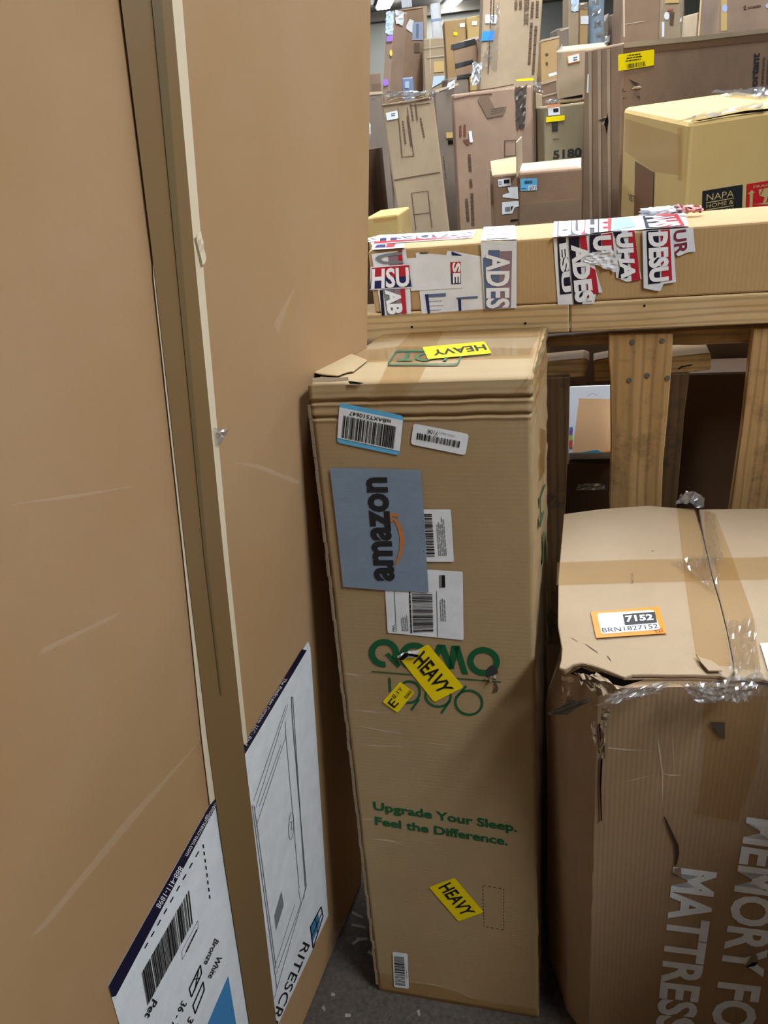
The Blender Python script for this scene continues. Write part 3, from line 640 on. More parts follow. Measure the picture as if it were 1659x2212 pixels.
# top face, left
a = tapeq('printed_tape', s1((55, 240), (1120, 172), (1165, 90), (150, 140), (60, 165)), PTs, .0012)
decal(a, 'navy_print', s1((110, 185), (1150, 105), (1130, 138), (100, 210)), PTs, NVY, .0018); decal(a, 'red_print', s1((100, 210), (1130, 138), (1110, 165), (85, 232)), PTs, RED, .0018)
text(a, 'SHADES', s1((1135, 108), (330, 160), (320, 205), (1105, 160)), PTs, WINK, .0026, bold=.04, post=' USA')
a = tapeq('printed_tape', s1((1212, 203), (1594, 188), (1572, 40), (1245, 58)), PTs, .0014)
decal(a, 'navy_print', s1((1265, 190), (1370, 185), (1390, 70), (1290, 75)), PTs, NVY, .002); decal(a, 'red_print', s1((1405, 185), (1510, 180), (1510, 62), (1410, 68)), PTs, RED, .002)
text(a, 'SH', s1((1290, 80), (1280, 190), (1510, 180), (1500, 68)), PTs, WINK, .0026, bold=.05)
a = tapeq('printed_tape', s1((65, 305), (415, 282), (405, 235), (70, 250)), PTs, .0024)
decal(a, 'navy_print', s1((95, 285), (210, 280), (210, 250), (120, 255)), PTs, NVY, .003); decal(a, 'red_print', s1((215, 280), (300, 275), (318, 240), (225, 248)), PTs, RED, .003)
# front face, left
a = tapeq('white_patch', s1((525, 325), (560, 318), (850, 345), (862, 300), (905, 302), (1240, 362), (1262, 912), (592, 962)), PF, .0012)
for q, mt in ((s1((625, 757), (848, 745), (845, 780), (660, 790)), SLT), (s1((625, 757), (660, 755), (680, 958), (655, 960)), NVY), (s1((955, 792), (1183, 775), (1183, 800), (960, 812)), SLT), (s1((972, 800), (1005, 798), (1010, 925), (985, 935)), NVY), (s1((570, 318), (660, 316), (660, 328), (572, 330)), NVD), (s1((905, 305), (1010, 345), (1010, 355), (910, 345)), NVY)):
    decal(a, 'print_remnant', q, PF, mt, .002)
lines(a, s1((670, 950), (840, 940), (840, 800), (670, 810)), PF, 3, GREYINK, .002, 8, .12)
a = tapeq('printed_tape', s1((430, 378), (1005, 350), (1020, 690), (480, 722)), PF, .002)
b_ = decal(a, 'red_print', s1((893, 418), (1002, 412), (1004, 530), (898, 535)), PF, RED, .0026); decal(a, 'navy_print', s1((898, 535), (1004, 530), (1006, 645), (905, 650)), PF, NVY, .0026)
text(a, 'SE', s1((920, 422), (928, 640), (1000, 636), (1000, 420)), PF, WINK, .0034, bold=.04)
a = tapeq('printed_tape', s1((62, 335), (425, 285), (470, 690), (480, 965), (170, 985), (130, 720)), PF, .0016)
decal(a, 'mauve_print', s1((235, 340), (340, 320), (430, 960), (330, 970)), PF, MAU, .0022); decal(a, 'red_print', s1((340, 300), (385, 295), (435, 960), (385, 965)), PF, RED, .0026)
decal(a, 'navy_print', s1((150, 720), (182, 712), (205, 980), (172, 982)), PF, NVD, .0022); decal(a, 'grey_print', s1((185, 705), (300, 695), (345, 970), (225, 975)), PF, GREYINK, .0022)
text(a, 'AB', s1((215, 710), (245, 970), (400, 960), (365, 705)), PF, WINK, .0032, bold=.05); text(a, 'U', s1((100, 345), (150, 440), (400, 430), (380, 310)), PF, GREYINK, .003, bold=.03)
a = tapeq('printed_tape', s1((52, 470), (470, 438), (490, 690), (48, 712)), PF, .003)
decal(a, 'red_print', s1((68, 478), (462, 448), (470, 560), (60, 590)), PF, RED, .0036); decal(a, 'navy_print', s1((60, 590), (470, 560), (487, 675), (48, 698)), PF, NVY, .0036)
text(a, 'HSU', s1((70, 485), (460, 452), (480, 672), (62, 695))[0:1]+s1((462, 0))[:0]+s1((460, 455), (478, 668), (62, 692)), PF, WINK, .0044, bold=.04) if False else text(a, 'HSU', s1((62, 690), (470, 662), (455, 470), (72, 490)), PF, WINK, .0044, bold=.03)
a = tapeq('printed_tape', s1((1212, 205), (1592, 190), (1590, 900), (1255, 915)), PF, .0036)
decal(a, 'slate_print', s1((1238, 370), (1295, 365), (1295, 290), (1415, 290), (1402, 902), (1262, 912)), PF, SLT, .0042); decal(a, 'mauve_print', s1((1415, 302), (1545, 298), (1532, 895), (1402, 902)), PF, MAU, .0042)
text(a, 'ADES', s1((1278, 330), (1285, 905), (1515, 898), (1520, 330)), PF, WINK, .005, bold=.03)
# top + front, right cluster
a = tapeq('printed_tape', s2((70, 410), (400, 385), (690, 345), (1035, 330), (1012, 180), (690, 208), (400, 228), (80, 245)), PTs, .0014)
for q, mt in ((s2((115, 405), (150, 402), (145, 240), (118, 243)), NVD), (s2((240, 395), (340, 385), (330, 235), (250, 240)), NVD), (s2((370, 385), (430, 380), (440, 228), (390, 232)), RED), (s2((460, 375), (560, 365), (560, 218), (465, 225)), NVD), (s2((600, 358), (680, 350), (690, 212), (610, 218)), RED), (s2((700, 342), (950, 300), (880, 200), (700, 212)), plain('tape_pale_blue', (150, 178, 214), .35))):
    decal(a, 'tape_print', q, PTs, mt, .002)
text(a, 'HUHE', s2((130, 395), (650, 350), (650, 225), (135, 248)), PTs, WINK, .0028, bold=.04)
a = tapeq('printed_tape', s2((75, 412), (232, 400), (292, 1108), (122, 1114)), PF, .0014)
decal(a, 'navy_print', s2((115, 410), (205, 404), (268, 992), (146, 1004)), PF, NVD, .002); text(a, 'ESU', s2((140, 470), (175, 985), (262, 970), (215, 455)), PF, WINK, .0028, bold=.05)
a = tapeq('printed_tape', s2((238, 402), (455, 375), (520, 740), (592, 980), (525, 990), (505, 1098), (292, 1110)), PF, .0024)
decal(a, 'navy_print', s2((238, 402), (345, 392), (385, 1000), (380, 1104), (292, 1108)), PF, NVD, .003); decal(a, 'red_print', s2((425, 690), (518, 742), (553, 985), (495, 1000), (430, 1042)), PF, RED, .003); decal(a, 'mauve_print', s2((345, 395), (420, 385), (440, 560), (370, 560)), PF, RED, .003)
text(a, 'ADES', s2((270, 480), (320, 1090), (505, 1070), (430, 460)), PF, WINK, .0038, bold=.05)
a = tapeq('printed_tape', s2((692, 342), (930, 322), (960, 620), (1005, 838), (850, 872), (738, 828)), PF, .0018)
decal(a, 'navy_print', s2((700, 345), (790, 338), (860, 560), (855, 830), (760, 832), (800, 560)), PF, NVD, .0026); decal(a, 'red_print', s2((862, 335), (928, 330), (992, 845), (905, 860)), PF, RED, .0026)
text(a, 'UHA', s2((740, 360), (800, 840), (945, 850), (905, 345)), PF, WINK, .0034, bold=.05)
a = tapeq('printed_tape', s2((455, 375), (700, 345), (715, 545), (460, 566)), PF, .003)
decal(a, 'navy_print', s2((458, 378), (575, 362), (580, 555), (462, 564)), PF, NVD, .0036); decal(a, 'red_print', s2((580, 372), (695, 350), (712, 542), (590, 552)), PF, RED, .0036)
text(a, 'U', s2((505, 385), (510, 545), (690, 530), (680, 375)), PF, WINK, .0044, bold=.06)
crumple(t, 'wrinkled_tape', s2((400, 650), (740, 770), (730, 520), (455, 560)), PF, WT, .003, 10, 8, .004, 14, .04)
a = tapeq('printed_tape', s2((1012, 330), (1330, 312), (1366, 870), (1235, 890), (1200, 965), (1145, 960), (1025, 935)), PF, .0034)
decal(a, 'navy_print', s2((1055, 335), (1180, 325), (1200, 880), (1075, 892)), PF, NVD, .004); decal(a, 'red_print', s2((1205, 322), (1300, 315), (1325, 850), (1215, 860)), PF, RED, .004)
text(a, 'DESU', s2((1085, 345), (1100, 878), (1290, 850), (1278, 335)), PF, WINK, .0048, bold=.05)
a = tapeq('printed_tape', s2((1015, 332), (1500, 298), (1460, 158), (1005, 185)), PTs, .0022)
decal(a, 'navy_print', s2((1050, 325), (1180, 318), (1135, 185), (1015, 195)), PTs, NVD, .003); decal(a, 'red_print', s2((1190, 318), (1460, 298), (1380, 170), (1150, 182)), PTs, RED, .003)
text(a, 'AHS', s2((1060, 200), (1110, 325), (1420, 300), (1330, 180)), PTs, WINK, .0038, bold=.05)
a = tapeq('printed_tape', s2((1330, 312), (1545, 295), (1570, 550), (1485, 560), (1390, 602), (1350, 560)), PF, .0024)
text(a, 'UR', s2((1345, 330), (1355, 590), (1490, 560), (1470, 315)), PF, plain('tape_maroon', (120, 44, 60), .4), .003, bold=.02)
PFw = (cs[0]-RN*(sdep*.75), RN)
crumple(t, 'crumpled_tape_wad', s2((975, 165), (1400, 140), (1380, 50), (1000, 90)), PFw, WT, .012, 12, 6, .012, 22, .06, bulge=.02)
crumple(t, 'crumpled_tape_wad', s2((1380, 140), (1659, 128), (1640, 62), (1370, 50)), PFw, paper('tape_scrap_red', (214, 150, 146), .35), .012, 12, 6, .012, 27, .1, bulge=.015)

# ================================================================ foam mattress carton (right foreground)
zf = hit(1215, 1105, (V((.25, 1.345, 0)), RN)).z
PTF = (V((0, 0, zf)), UP)
fl = atz(1292, 1472, zf); fr = atz(1659, 1466, zf); fdir = (fr-fl).normalized(); fn = V((fdir.y, -fdir.x, 0))
if fn.dot(C0-fl) < 0: fn = -fn
PFF = (fl, fn)
bl_ = atz(1218, 1112, zf); FW = .78
frc = fl+fdir*FW; brc = bl_+V((.957, -.28, 0))*.62
def pxat(px, py, y): return at(px, py, y)
p1 = at(1226, 1650, fl.y+.06); p2 = at(1180, 1650, fl.y+.17); p3 = bl_+V((-.012, -.12, 0))
sec = [fl, V((p1.x, p1.y, 0)), V((p2.x, p2.y, 0)), V((p3.x, p3.y, 0)), bl_, brc, frc]
sec = [V((p.x, p.y, 0)) for p in sec]
t = thing('mattress_carton', V((.5, 1.1, 0)), 'bulging cardboard carton with white MEMORY FOAM MATTRESS lettering and torn plastic tape', 'box'); FT = t
nz = 46; 
def section(bul):                                               # plan outline; the left side bulges less towards the top
    pts = []
    for i, p in enumerate(sec):
        if i in (1, 2, 3): p = p.lerp(sec[0].lerp(sec[4], (.1, .3, .75)[i-1])+V((.004, .004, 0)), 1-bul)
        pts.append(p)
    ring = []
    for i, p in enumerate(pts):
        q = pts[(i+1) % len(pts)]; n = max(1, int((sec[(i+1) % len(sec)]-sec[i]).length/.02))
        for k in range(n): ring.append(p.lerp(q, k/n))
    return ring
ring = section(1)
vs = []; fs = []; n = len(ring); hb = zf-.012
for j in range(nz+1):
    z = hb*j/nz
    for i, p in enumerate(section(min(1, max(0, (hb-z)/.16))**.7)):
        wv = V((noise.noise(V((p.x*9, p.y*9, z*3)))*.003, 0, 0)) if (p-sec[0]).dot(fn) < -.01 else V((0, 0, 0))
        if i == 0: wv = V((noise.noise(V((z*25, 1, 1)))*.003, 0, 0))
        vs.append(V((p.x, p.y, z))+wv)
for j in range(nz):
    for i in range(n): fs.append((j*n+i, j*n+(i+1) % n, (j+1)*n+(i+1) % n, (j+1)*n+i))
fs.append(tuple(reversed(range(n)))); fs.append(tuple(range(nz*n, nz*n+n)))
o = mk('carton_body', vs, fs, KR['foam'], t)
cF = cr(1160, 1600, 3.3246); cG = cr(1160, 1060, 3.3246); cH = cr(1180, 1400, 5.925); cI = cr(1440, 1360, 7.57)
# top flaps: two boards meeting at the seam, ragged front edge
FLAPM = card('kraft_flap', (212, 184, 150), (204, 174, 138), corr=.02, axis='X', wrinkle=.3)
lf = [(1218, 1110), (1300, 1099), (1400, 1092), (1500, 1100)] + cG((1190, 330), (1250, 600), (1310, 800), (1360, 1000), (1400, 1200), (1412, 1300)) + cI((1000, 790), (850, 748), (400, 735), (0, 738)) + cH((1300, 335), (1100, 340), (1000, 372), (930, 345), (800, 292), (640, 235), (520, 200), (440, 188), (350, 205), (240, 268), (205, 262), (165, 245), (190, 150), (200, 0)) + [(1205, 1350), (1206, 1250)]
slab(t, 'top_flap', lf, PTF, .006, FLAPM, 0, .0012)
rf = [(1510, 1100), (1659, 1098), proj(V((brc.x, brc.y, zf))), proj(V((frc.x, frc.y, zf))), (1659, 1470)] + cI((1560, 800), (1440, 800), (1100, 792)) + cG((1420, 1300), (1408, 1200), (1368, 1000), (1318, 800), (1258, 600), (1198, 330))
slab(t, 'top_flap', rf, PTF, .006, FLAPM, 0, .0012)
PTF2 = (V((0, 0, zf-.007)), UP)
slab(t, 'under_flap', cH((180, 290), (250, 300), (350, 225), (500, 235), (800, 330), (1000, 395), (1659, 385), (3000, 410), (3000, 300), (250, 200)), PTF2, .005, KR['foam'], 0, .001)
# crushed inner flap under the torn corner
PFo = (fl+fn*.012, fn)
crumple(t, 'crushed_flap', cH((660, 600), (980, 500), (640, 300), (350, 300)), PFo, KR['tan'], .012, 10, 7, .004, 31, .03)
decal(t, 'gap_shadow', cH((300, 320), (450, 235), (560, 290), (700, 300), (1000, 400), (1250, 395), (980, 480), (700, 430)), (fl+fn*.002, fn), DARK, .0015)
crumple(t, 'crushed_corner', cH((230, 700), (345, 680), (375, 370), (215, 330)), (sec[1]+UP*.7, V((-.6, -.8, 0)).normalized()), KR['foam'], .005, 4, 8, .006, 33)
# torn vertical corner: peeled liner strips
for k, (pts, sd) in enumerate(((((600, 1225), (640, 1225), (620, 930), (565, 950)), 3), (((690, 1400), (740, 1400), (760, 1040), (695, 1040)), 5), (((650, 1380), (685, 1390), (690, 1240), (670, 1240)), 7), (((690, 1000), (760, 1000), (820, 760), (700, 760)), 11))):
    crumple(t, 'peeled_liner', cH(*pts), PFo, TORN, .004, 3, 8, .003, sd, .1)
slab(t, 'split_corner', [(1293, 1560), (1297, 1565), (1301, 1640), (1298, 1700), (1300, 1770), (1298, 1770), (1295, 1690), (1298, 1620)], PFF, .002, DARK, .003, 0)
# tapes on top
decal(t, 'packing_tape', cG((145, 520), (600, 500), (1230, 490), (1260, 650), (600, 668), (140, 685)), PTF, BTAPE, .0016); decal(t, 'packing_tape', cG((1260, 490), (1900, 470), (1900, 640), (1300, 648)), PTF, BTAPE, .0016)
decal(t, 'packing_tape', cG((1005, 130), (1140, 135), (1185, 330), (1245, 600), (1300, 800), (1350, 1000), (1395, 1270), (1150, 1270), (1110, 1000), (1060, 640)), PTF, BTAPE, .0022)
decal(t, 'packing_tape', cG((1200, 150), (1280, 168), (1400, 480), (1550, 900), (1605, 1290), (1430, 1290), (1372, 1000), (1320, 800), (1265, 600), (1205, 330)), PTF, BTAPE, .0022)
crumple(t, 'loose_film', cG((1000, 130), (1190, 165), (1195, 75), (1030, 70)), PTF, CRUMP, .008, 8, 6, .012, 41, bulge=.02)
crumple(t, 'loose_film', cG((1200, 700), (1310, 760), (1280, 480), (960, 520)), PTF, CLEAR, .006, 14, 8, .006, 42, .05)
crumple(t, 'loose_film', cG((1380, 1330), (1600, 1330), (1560, 940), (1350, 960)), PTF, CLEAR, .007, 12, 12, .007, 43, .05)
crumple(t, 'loose_film', cG((1200, 560), (1340, 520), (1260, 170), (1160, 150)), PTF, CLEAR, .006, 8, 12, .006, 47, .05)
# plastic tape torn over the front edge
PX = (fl+fn*.03, (fn+UP*.35).normalized())
crumple(t, 'torn_plastic_tape', cH((560, 740), (1400, 570), (1659, 400), (1000, 500)), PX, CRUMP, .006, 16, 6, .004, 51, .06, label='shiny torn clear tape')
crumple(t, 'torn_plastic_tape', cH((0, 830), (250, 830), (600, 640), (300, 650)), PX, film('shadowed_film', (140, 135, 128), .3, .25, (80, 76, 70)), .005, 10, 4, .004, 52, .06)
crumple(t, 'torn_plastic_tape', cI((500, 1170), (1320, 1130), (1500, 700), (190, 870)), PX, CRUMP, .010, 20, 10, .006, 53, .05, label='shiny torn clear tape')
crumple(t, 'torn_plastic_tape', cI((1320, 1130), (1659, 900), (1659, 690), (1450, 700)), PX, CLEAR, .006, 10, 8, .006, 54, .05)
slab(t, 'torn_tab', cI((475, 455), (545, 520), (720, 570), (880, 680), (900, 735), (680, 735), (560, 600)), PTF, .002, FLAPM, .007, 0)
crumple(t, 'corner_film', cH((50, 1100), (130, 1100), (120, 830), (40, 840)), (sec[2]+UP*.6, V((-.8, -.6, 0)).normalized()), CLEAR, .003, 3, 8, .01, 57)
# stickers on top
st = decal(t, 'asset_sticker', rq(cG((385, 882), (875, 843), (932, 1035), (425, 1070)), .04), PTF, ORANGE, .003, label='orange-edged white sticker BRN1827152')
decal(st, 'white_field', rq(cG((430, 895), (835, 870), (885, 1010), (465, 1043)), .12), PTF, WHITE, .0036)
decal(st, 'black_field', cG((615, 903), (845, 885), (862, 962), (632, 980)), PTF, BLACK, .0042)
text(st, '7152', cG((640, 958), (836, 944), (826, 903), (630, 917)), PTF, WINK, .0048, bold=.035)
text(st, 'BRN1827152', cG((472, 1034), (872, 1002), (862, 972), (464, 1004)), PTF, NAVY, .0042)
text(st, 'T25', cG((850, 1040), (908, 1026), (898, 1004), (838, 1018)), PTF, BLACK, .0042)
text(t, '01/26', cG((672, 600), (678, 672), (696, 672), (690, 600)), PTF, BROWNINK, .002)
decal(t, 'white_label', cG((1600, 1107), (1760, 1100), (1820, 1330), (1665, 1325)), PTF, WHITE, .003)
quads(t, 'crease_line', strokeq(cG((250, 1060), (290, 1085)), 1)+strokeq(cG((350, 1105), (435, 1165)), 1.2)+strokeq(cG((505, 1190), (530, 1222)), 1.4)+strokeq(cG((822, 436), (838, 434)), 1.6), PTF, BROWNINK, .001)
# lettering on the front
WPR = paper('white_print', (236, 241, 248), .6)
text(t, 'MATTRESS', cF((990, 905), (862, 2078), (1122, 2110), (1292, 944)), PFF, WPR, .0008, bold=.032)
text(t, 'MEMORY FO', cF((1519, 546), (1256, 2062), (1550, 2095), (1820, 590)), PFF, WPR, .0008, bold=.032, post='AM')
decal(t, 'packing_tape', cF((1212, -330), (1660, -330), (1600, 120), (1445, 580), (1115, 512), (1165, 450), (1195, 200)), PFF, BTAPE, .0022)
decal(t, 'dark_tape_fold', cI((690, 1480), (940, 1490), (945, 1770), (900, 1760), (800, 1640)), PFF, plain('tape_fold', (78, 68, 56), .5), .0032)
quads(t, 'tear', [cF((905, 530), (925, 555), (1015, 742), (1020, 800), (1003, 880), (985, 900), (992, 820), (985, 745), (935, 620))], PFF, plain('tear_brown', (60, 42, 28), .9), .0016)
slab(t, 'torn_lip', cF((985, 905), (1030, 900), (1035, 965), (990, 940)), PFF, .001, TORN, .0034, 0)
slab(t, 'torn_lip', cF((1490, 1610), (1545, 1520), (1515, 1440), (1580, 1540), (1575, 1590)), PFF, .001, TORN, .004, 0)
decal(t, 'torn_hole', cF((1490, 1612), (1540, 1575), (1580, 1570), (1560, 1600)), PFF, DARK, .0045)
for pts in (((508, 44), (640, 58), (860, 70), (640, 68), (508, 54)), ((866, -40), (884, 60), (906, 240), (900, 480), (896, 240), (872, 60)), ((972, -60), (980, 60), (982, 240), (974, 60)), ((560, 310), (720, 270), (860, 235), (720, 276)), ((900, 235), (960, 240), (1050, 245), (960, 252))):
    decal(t, 'crease_line', cF(*pts), PFF, film('pale_crease', (255, 255, 255), .35, .8, (255, 240, 212)), .0007)

# ================================================================ cartons standing behind
def lean_of(a, b_): return (b_-a).normalized()
def bg(name, tlp, trp, Y, label, mat, dep=None, yaw=16, bl=None, dY=0, depth=.25, zb=0.0, YR=None, group=None, bevel=.006):
    A = at(tlp[0], tlp[1], Y)
    a = math.radians(yaw); fd = V((math.cos(a), -math.sin(a), 0)); n = V((-math.sin(a), -math.cos(a), 0))
    B = hit(trp[0], trp[1], (A, n)) if YR is None else at(trp[0], trp[1], YR)
    down = -UP
    if bl: down = lean_of(A, at(bl[0], bl[1], Y+dY))
    return carton(name, A, B, dep if dep is not None else -n*depth, label, mat, down, zb, bevel, group)
# leaning open-topped carton
t, pf, pr, pl_, pt, c = bg('upright_carton', (824, 226), (936, 208), 3.0, 'tall tan carton leaning with crumpled clear tape over its open top', KR['tan'], yaw=6, bl=(863.4, 495), dY=-.03, depth=.17)
cJ = cr(820, 200, 7.372); 
crumple(t, 'crumpled_film', cJ((60, 150), (850, 60), (960, -20), (180, -10)), (pf[0]-pf[1]*.03, pf[1]), CRUMP, .02, 12, 5, .034, 61, .1)
crumple(t, 'crumpled_film', cJ((800, 190), (880, 180), (870, 50), (790, 60)), pf, CLEAR, .006, 5, 6, .006, 62)
quads(t, 'top_score', strokeq(cJ((40, 215), (450, 165), (820, 90)), 3)+strokeq(cJ((480, 215), (800, 170)), 2), pf, BROWNINK, .003)
decal(t, 'packing_tape', cJ((40, 190), (830, 60), (820, 20), (20, 90)), pf, BTAPE, .004)
st = decal(t, 'inventory_label', rq(cJ((98, 325), (285, 285), (300, 410), (118, 448)), .1), pf, WHITE, .003); lines(st, cJ((190, 385), (262, 370), (258, 315), (185, 330)), pf, 2, BLACK, .004)
quads(t, 'printed_frame', strokeq(cJ((290, 240), (360, 1030), (545, 1010), (440, 240)), 1.6)+strokeq(cJ((510, 1600), (770, 1565), (835, 2150)), 1.4)+strokeq(cJ((510, 1600), (580, 2180)), 1.4)+strokeq(cJ((545, 1945), (810, 1910)), 1.8), pf, BROWNINK, .003)
for k, (a, b_) in enumerate((((370, 450), (415, 830)), ((440, 370), (520, 980)), ((495, 180), (550, 555)), ((570, 180), (610, 520)), ((650, 400), (715, 730)))):
    lines(t, cJ((a[0]-16, a[1]), (b_[0]-16, b_[1]), (b_[0]+16, b_[1]), (a[0]+16, a[1])), pf, 1, BROWNINK, .003, 70+k, .7)
quads(t, 'scuff_line', strokeq(cJ((235, 1395), (600, 1330), (960, 1270)), 2.5), pf, BROWNINK, .002)
lines(t, cJ((985, 1020), (1035, 1450), (1062, 1445), (1010, 1015)), pr, 1, BROWNINK, .003, 81, .8)
# wide flat carton
t, pf, pr, pl_, pt, c = bg('upright_carton', (978, 204), (1150, 184), 3.15, 'broad rosy-brown flat carton standing in front of the tallest carton', KR['rose'], yaw=4, bl=(993, 491), dY=-.02, depth=.13)
cK = cr(970, 180, 6.914)
decal(t, 'dark_patch', cK((425, 250), (480, 165), (570, 160), (680, 370), (860, 345), (800, 480), (570, 522)), pf, plain('brown_print', (116, 94, 76), .7), .003)
lines(t, cK((620, 470), (860, 420), (860, 330), (620, 380)), pf, 3, BROWNINK, .004, 3, .25)
crumple(t, 'dark_film_patch', cK((1005, 690), (1120, 670), (1165, 45), (980, 60)), pf, film('smoky_film', (120, 110, 100), .45, .2, (110, 100, 92)), .004, 5, 10, .005, 63)
RD = plain('rust_print', (112, 64, 50), .7)
quads(t, 'handling_marks', [cK((150, 640), (185, 620), (190, 790), (155, 795)), cK((215, 620), (248, 610), (255, 780), (218, 790)), cK((200, 850), (290, 830), (300, 915), (270, 920))], pf, RD, .003)
decal(t, 'white_sticker', rq(cK((290, 715), (335, 708), (358, 878), (310, 886)), .1), pf, WHITE, .004)
for k, (a, b_) in enumerate((((300, 1060), (325, 1390)), ((322, 1430), (335, 1600)), ((260, 1720), (290, 2120)), ((340, 1640), (360, 2130)))):
    lines(t, cK((a[0]-28, a[1]), (b_[0]-28, b_[1]), (b_[0]+28, b_[1]), (a[0]+28, a[1])), pf, 1, BROWNINK, .003, 90+k, .75)
quads(t, 'printed_frame', strokeq(cK((830, 860), (1000, 850), (1000, 1080), (830, 1090), (830, 860)), 2), pf, BROWNINK, .003)
quads(t, 'top_score', strokeq(cK((60, 240), (300, 190), (640, 160)), 3)+strokeq(cK((290, 120), (640, 80), (960, 20)), 2.4), pf, plain('score_brown', (92, 64, 48), .8), .003)
decal(t, 'yellow_tape', [(1115, 171.5), (1150, 168), (1153, 172), (1151, 174), (1115, 175)], (pf[0]-pf[1]*.02+UP*.02, pf[1]), YEL, .001)
crumple(t, 'crumpled_film', [(1152, 200), (1172, 200), (1164, 176), (1150, 176)], pf, CRUMP, .01, 5, 5, .02, 64)
hexa('edge_board', [at(1157, 200, 3.2), at(1171, 204, 3.2), at(1176, 352, 3.19), at(1160, 352, 3.19), at(1157, 200, 3.24), at(1171, 204, 3.24), at(1176, 352, 3.23), at(1160, 352, 3.23)], KR['tan'], t, .002)
# tallest carton
t, pf, pr, pl_, pt, c = bg('upright_carton', (1046, -60), (1177, -64), 3.75, 'tallest upright carton with vertical brown print, blue tape and a white tag', KR['tan'], yaw=4, bl=(1036, 190), dY=-.01, depth=.14)
cL = cr(1030, 0, 9.759)
st = decal(t, 'inventory_label', rq(cL((180, 310), (425, 318), (410, 498), (175, 490)), .08), pf, WHITE, .004); lines(st, cL((285, 435), (390, 440), (392, 345), (290, 340)), pf, 3, BLACK, .005)
decal(t, 'blue_tape', cL((125, 660), (370, 650), (345, 850), (60, 870), (105, 800)), pf, plain('blue_tape', (52, 140, 232), .4), .005)
text(t, 'ZSSBLSSK', cL((1010, -150), (985, 535), (1080, 535), (1110, -150)), pf, BROWNINK, .004, bold=.02)
for k, (a, b_) in enumerate((((825, 10), (820, 205)), ((920, 10), (915, 205)), ((1175, 40), (1150, 440)), ((1275, 20), (1260, 500)), ((1150, 480), (1085, 1600)), ((1245, 550), (1180, 1590)), ((300, 0), (280, 620)), ((360, 0), (340, 620)), ((270, 880), (235, 1600)))):
    lines(t, cL((a[0]-32, a[1]), (b_[0]-32, b_[1]), (b_[0]+32, b_[1]), (a[0]+32, a[1])), pf, 1, BROWNINK, .004, 110+k, .9 if k < 6 else .4)
crumple(t, 'crumpled_film', cL((90, 1240), (320, 1240), (320, 1100), (100, 1090)), pf, CLEAR, .008, 8, 4, .008, 66); crumple(t, 'crumpled_film', cL((110, 1440), (440, 1440), (480, 50), (400, 40)), pf, CLEAR, .004, 6, 18, .006, 67)
T3, PF3 = t, pf
# small open carton with raised flaps
A = at(1066, 383, 2.35); B = at(1118, 378, 2.35)
t, pf, pr, pl_, pt, c = bg('open_carton', (1064, 378), (1258, 362), 2.35, 'open carton with raised flaps, blue inventory label and torn white paper', KR['dark'], yaw=8, bl=(1068, 520), depth=.22)
cM = cr(1040, 180, 5.184)
FLI = card('kraft_inner', (255, 228, 192), wrinkle=.15)
def flap(name, px4, Ys, mat):
    P4 = [at(p[0], p[1], y) for p, y in zip(px4, Ys)]; nn = (P4[1]-P4[0]).cross(P4[3]-P4[0]).normalized()*.004
    hexa(name, P4+[p+nn for p in P4], mat, t, .001)
flap('flap', cM((425, 900), (1118, 830), (1118, 1000), (425, 1055)), (2.45, 2.43, 2.33, 2.35), FLI)
flap('flap', cM((400, 655), (455, 595), (460, 890), (405, 1050)), (2.3, 2.38, 2.38, 2.3), FLI)
flap('flap', cM((100, 870), (390, 820), (400, 1000), (120, 1030)), (2.52, 2.5, 2.36, 2.36), KR['yel'])
st = decal(t, 'inventory_label', rq(cM((183, 1075), (325, 1060), (328, 1145), (190, 1160)), .08), pf, WHITE, .003); decal(st, 'black_field', cM((250, 1080), (310, 1073), (312, 1115), (252, 1122)), pf, BLACK, .004); lines(st, cM((195, 1140), (235, 1135), (233, 1085), (193, 1090)), pf, 3, GREYINK, .004)
st = decal(t, 'blue_label', rq(cM((435, 1068), (622, 1062), (622, 1195), (435, 1205)), .05), pf, SKY, .003, label='sky blue inventory label 871')
barcode(st, cM((478, 1128), (570, 1122), (570, 1085), (478, 1090)), pf, n=14, lift=.004); decal(st, 'white_field', cM((525, 1145), (615, 1140), (615, 1195), (525, 1200)), pf, WHITE, .0036); text(st, '871', cM((535, 1195), (608, 1190), (608, 1150), (535, 1155)), pf, BLACK, .0045); lines(st, cM((445, 1190), (515, 1186), (515, 1166), (445, 1170)), pf, 1, BLACK, .004)
decal(t, 'torn_paper', cM((290, 1165), (405, 1155), (412, 1295), (235, 1275), (240, 1245), (310, 1225)), pf, WHITE, .003)
st = decal(t, 'torn_label', cM((230, 1330), (415, 1315), (418, 1375), (370, 1390), (345, 1455), (230, 1468)), pf, WHITE, .003); decal(st, 'grey_code', cM((262, 1385), (320, 1380), (322, 1430), (265, 1435)), pf, GREYINK, .004); decal(st, 'black_code', cM((330, 1378), (355, 1374), (338, 1420), (330, 1422)), pf, BLACK, .004)
decal(t, 'clear_tape', cM((430, 1340), (1110, 1290), (1110, 1500), (330, 1560)), pf, CLEAR, .003); decal(t, 'hand_hole', cM((330, 1525), (415, 1518), (405, 1540), (325, 1550)), pf, DARK, .003)
decal(t, 'side_seam', cM((405, 1050), (425, 1055), (425, 1640), (410, 1640)), pf, plain('seam_brown', (90, 62, 40), .8), .002)
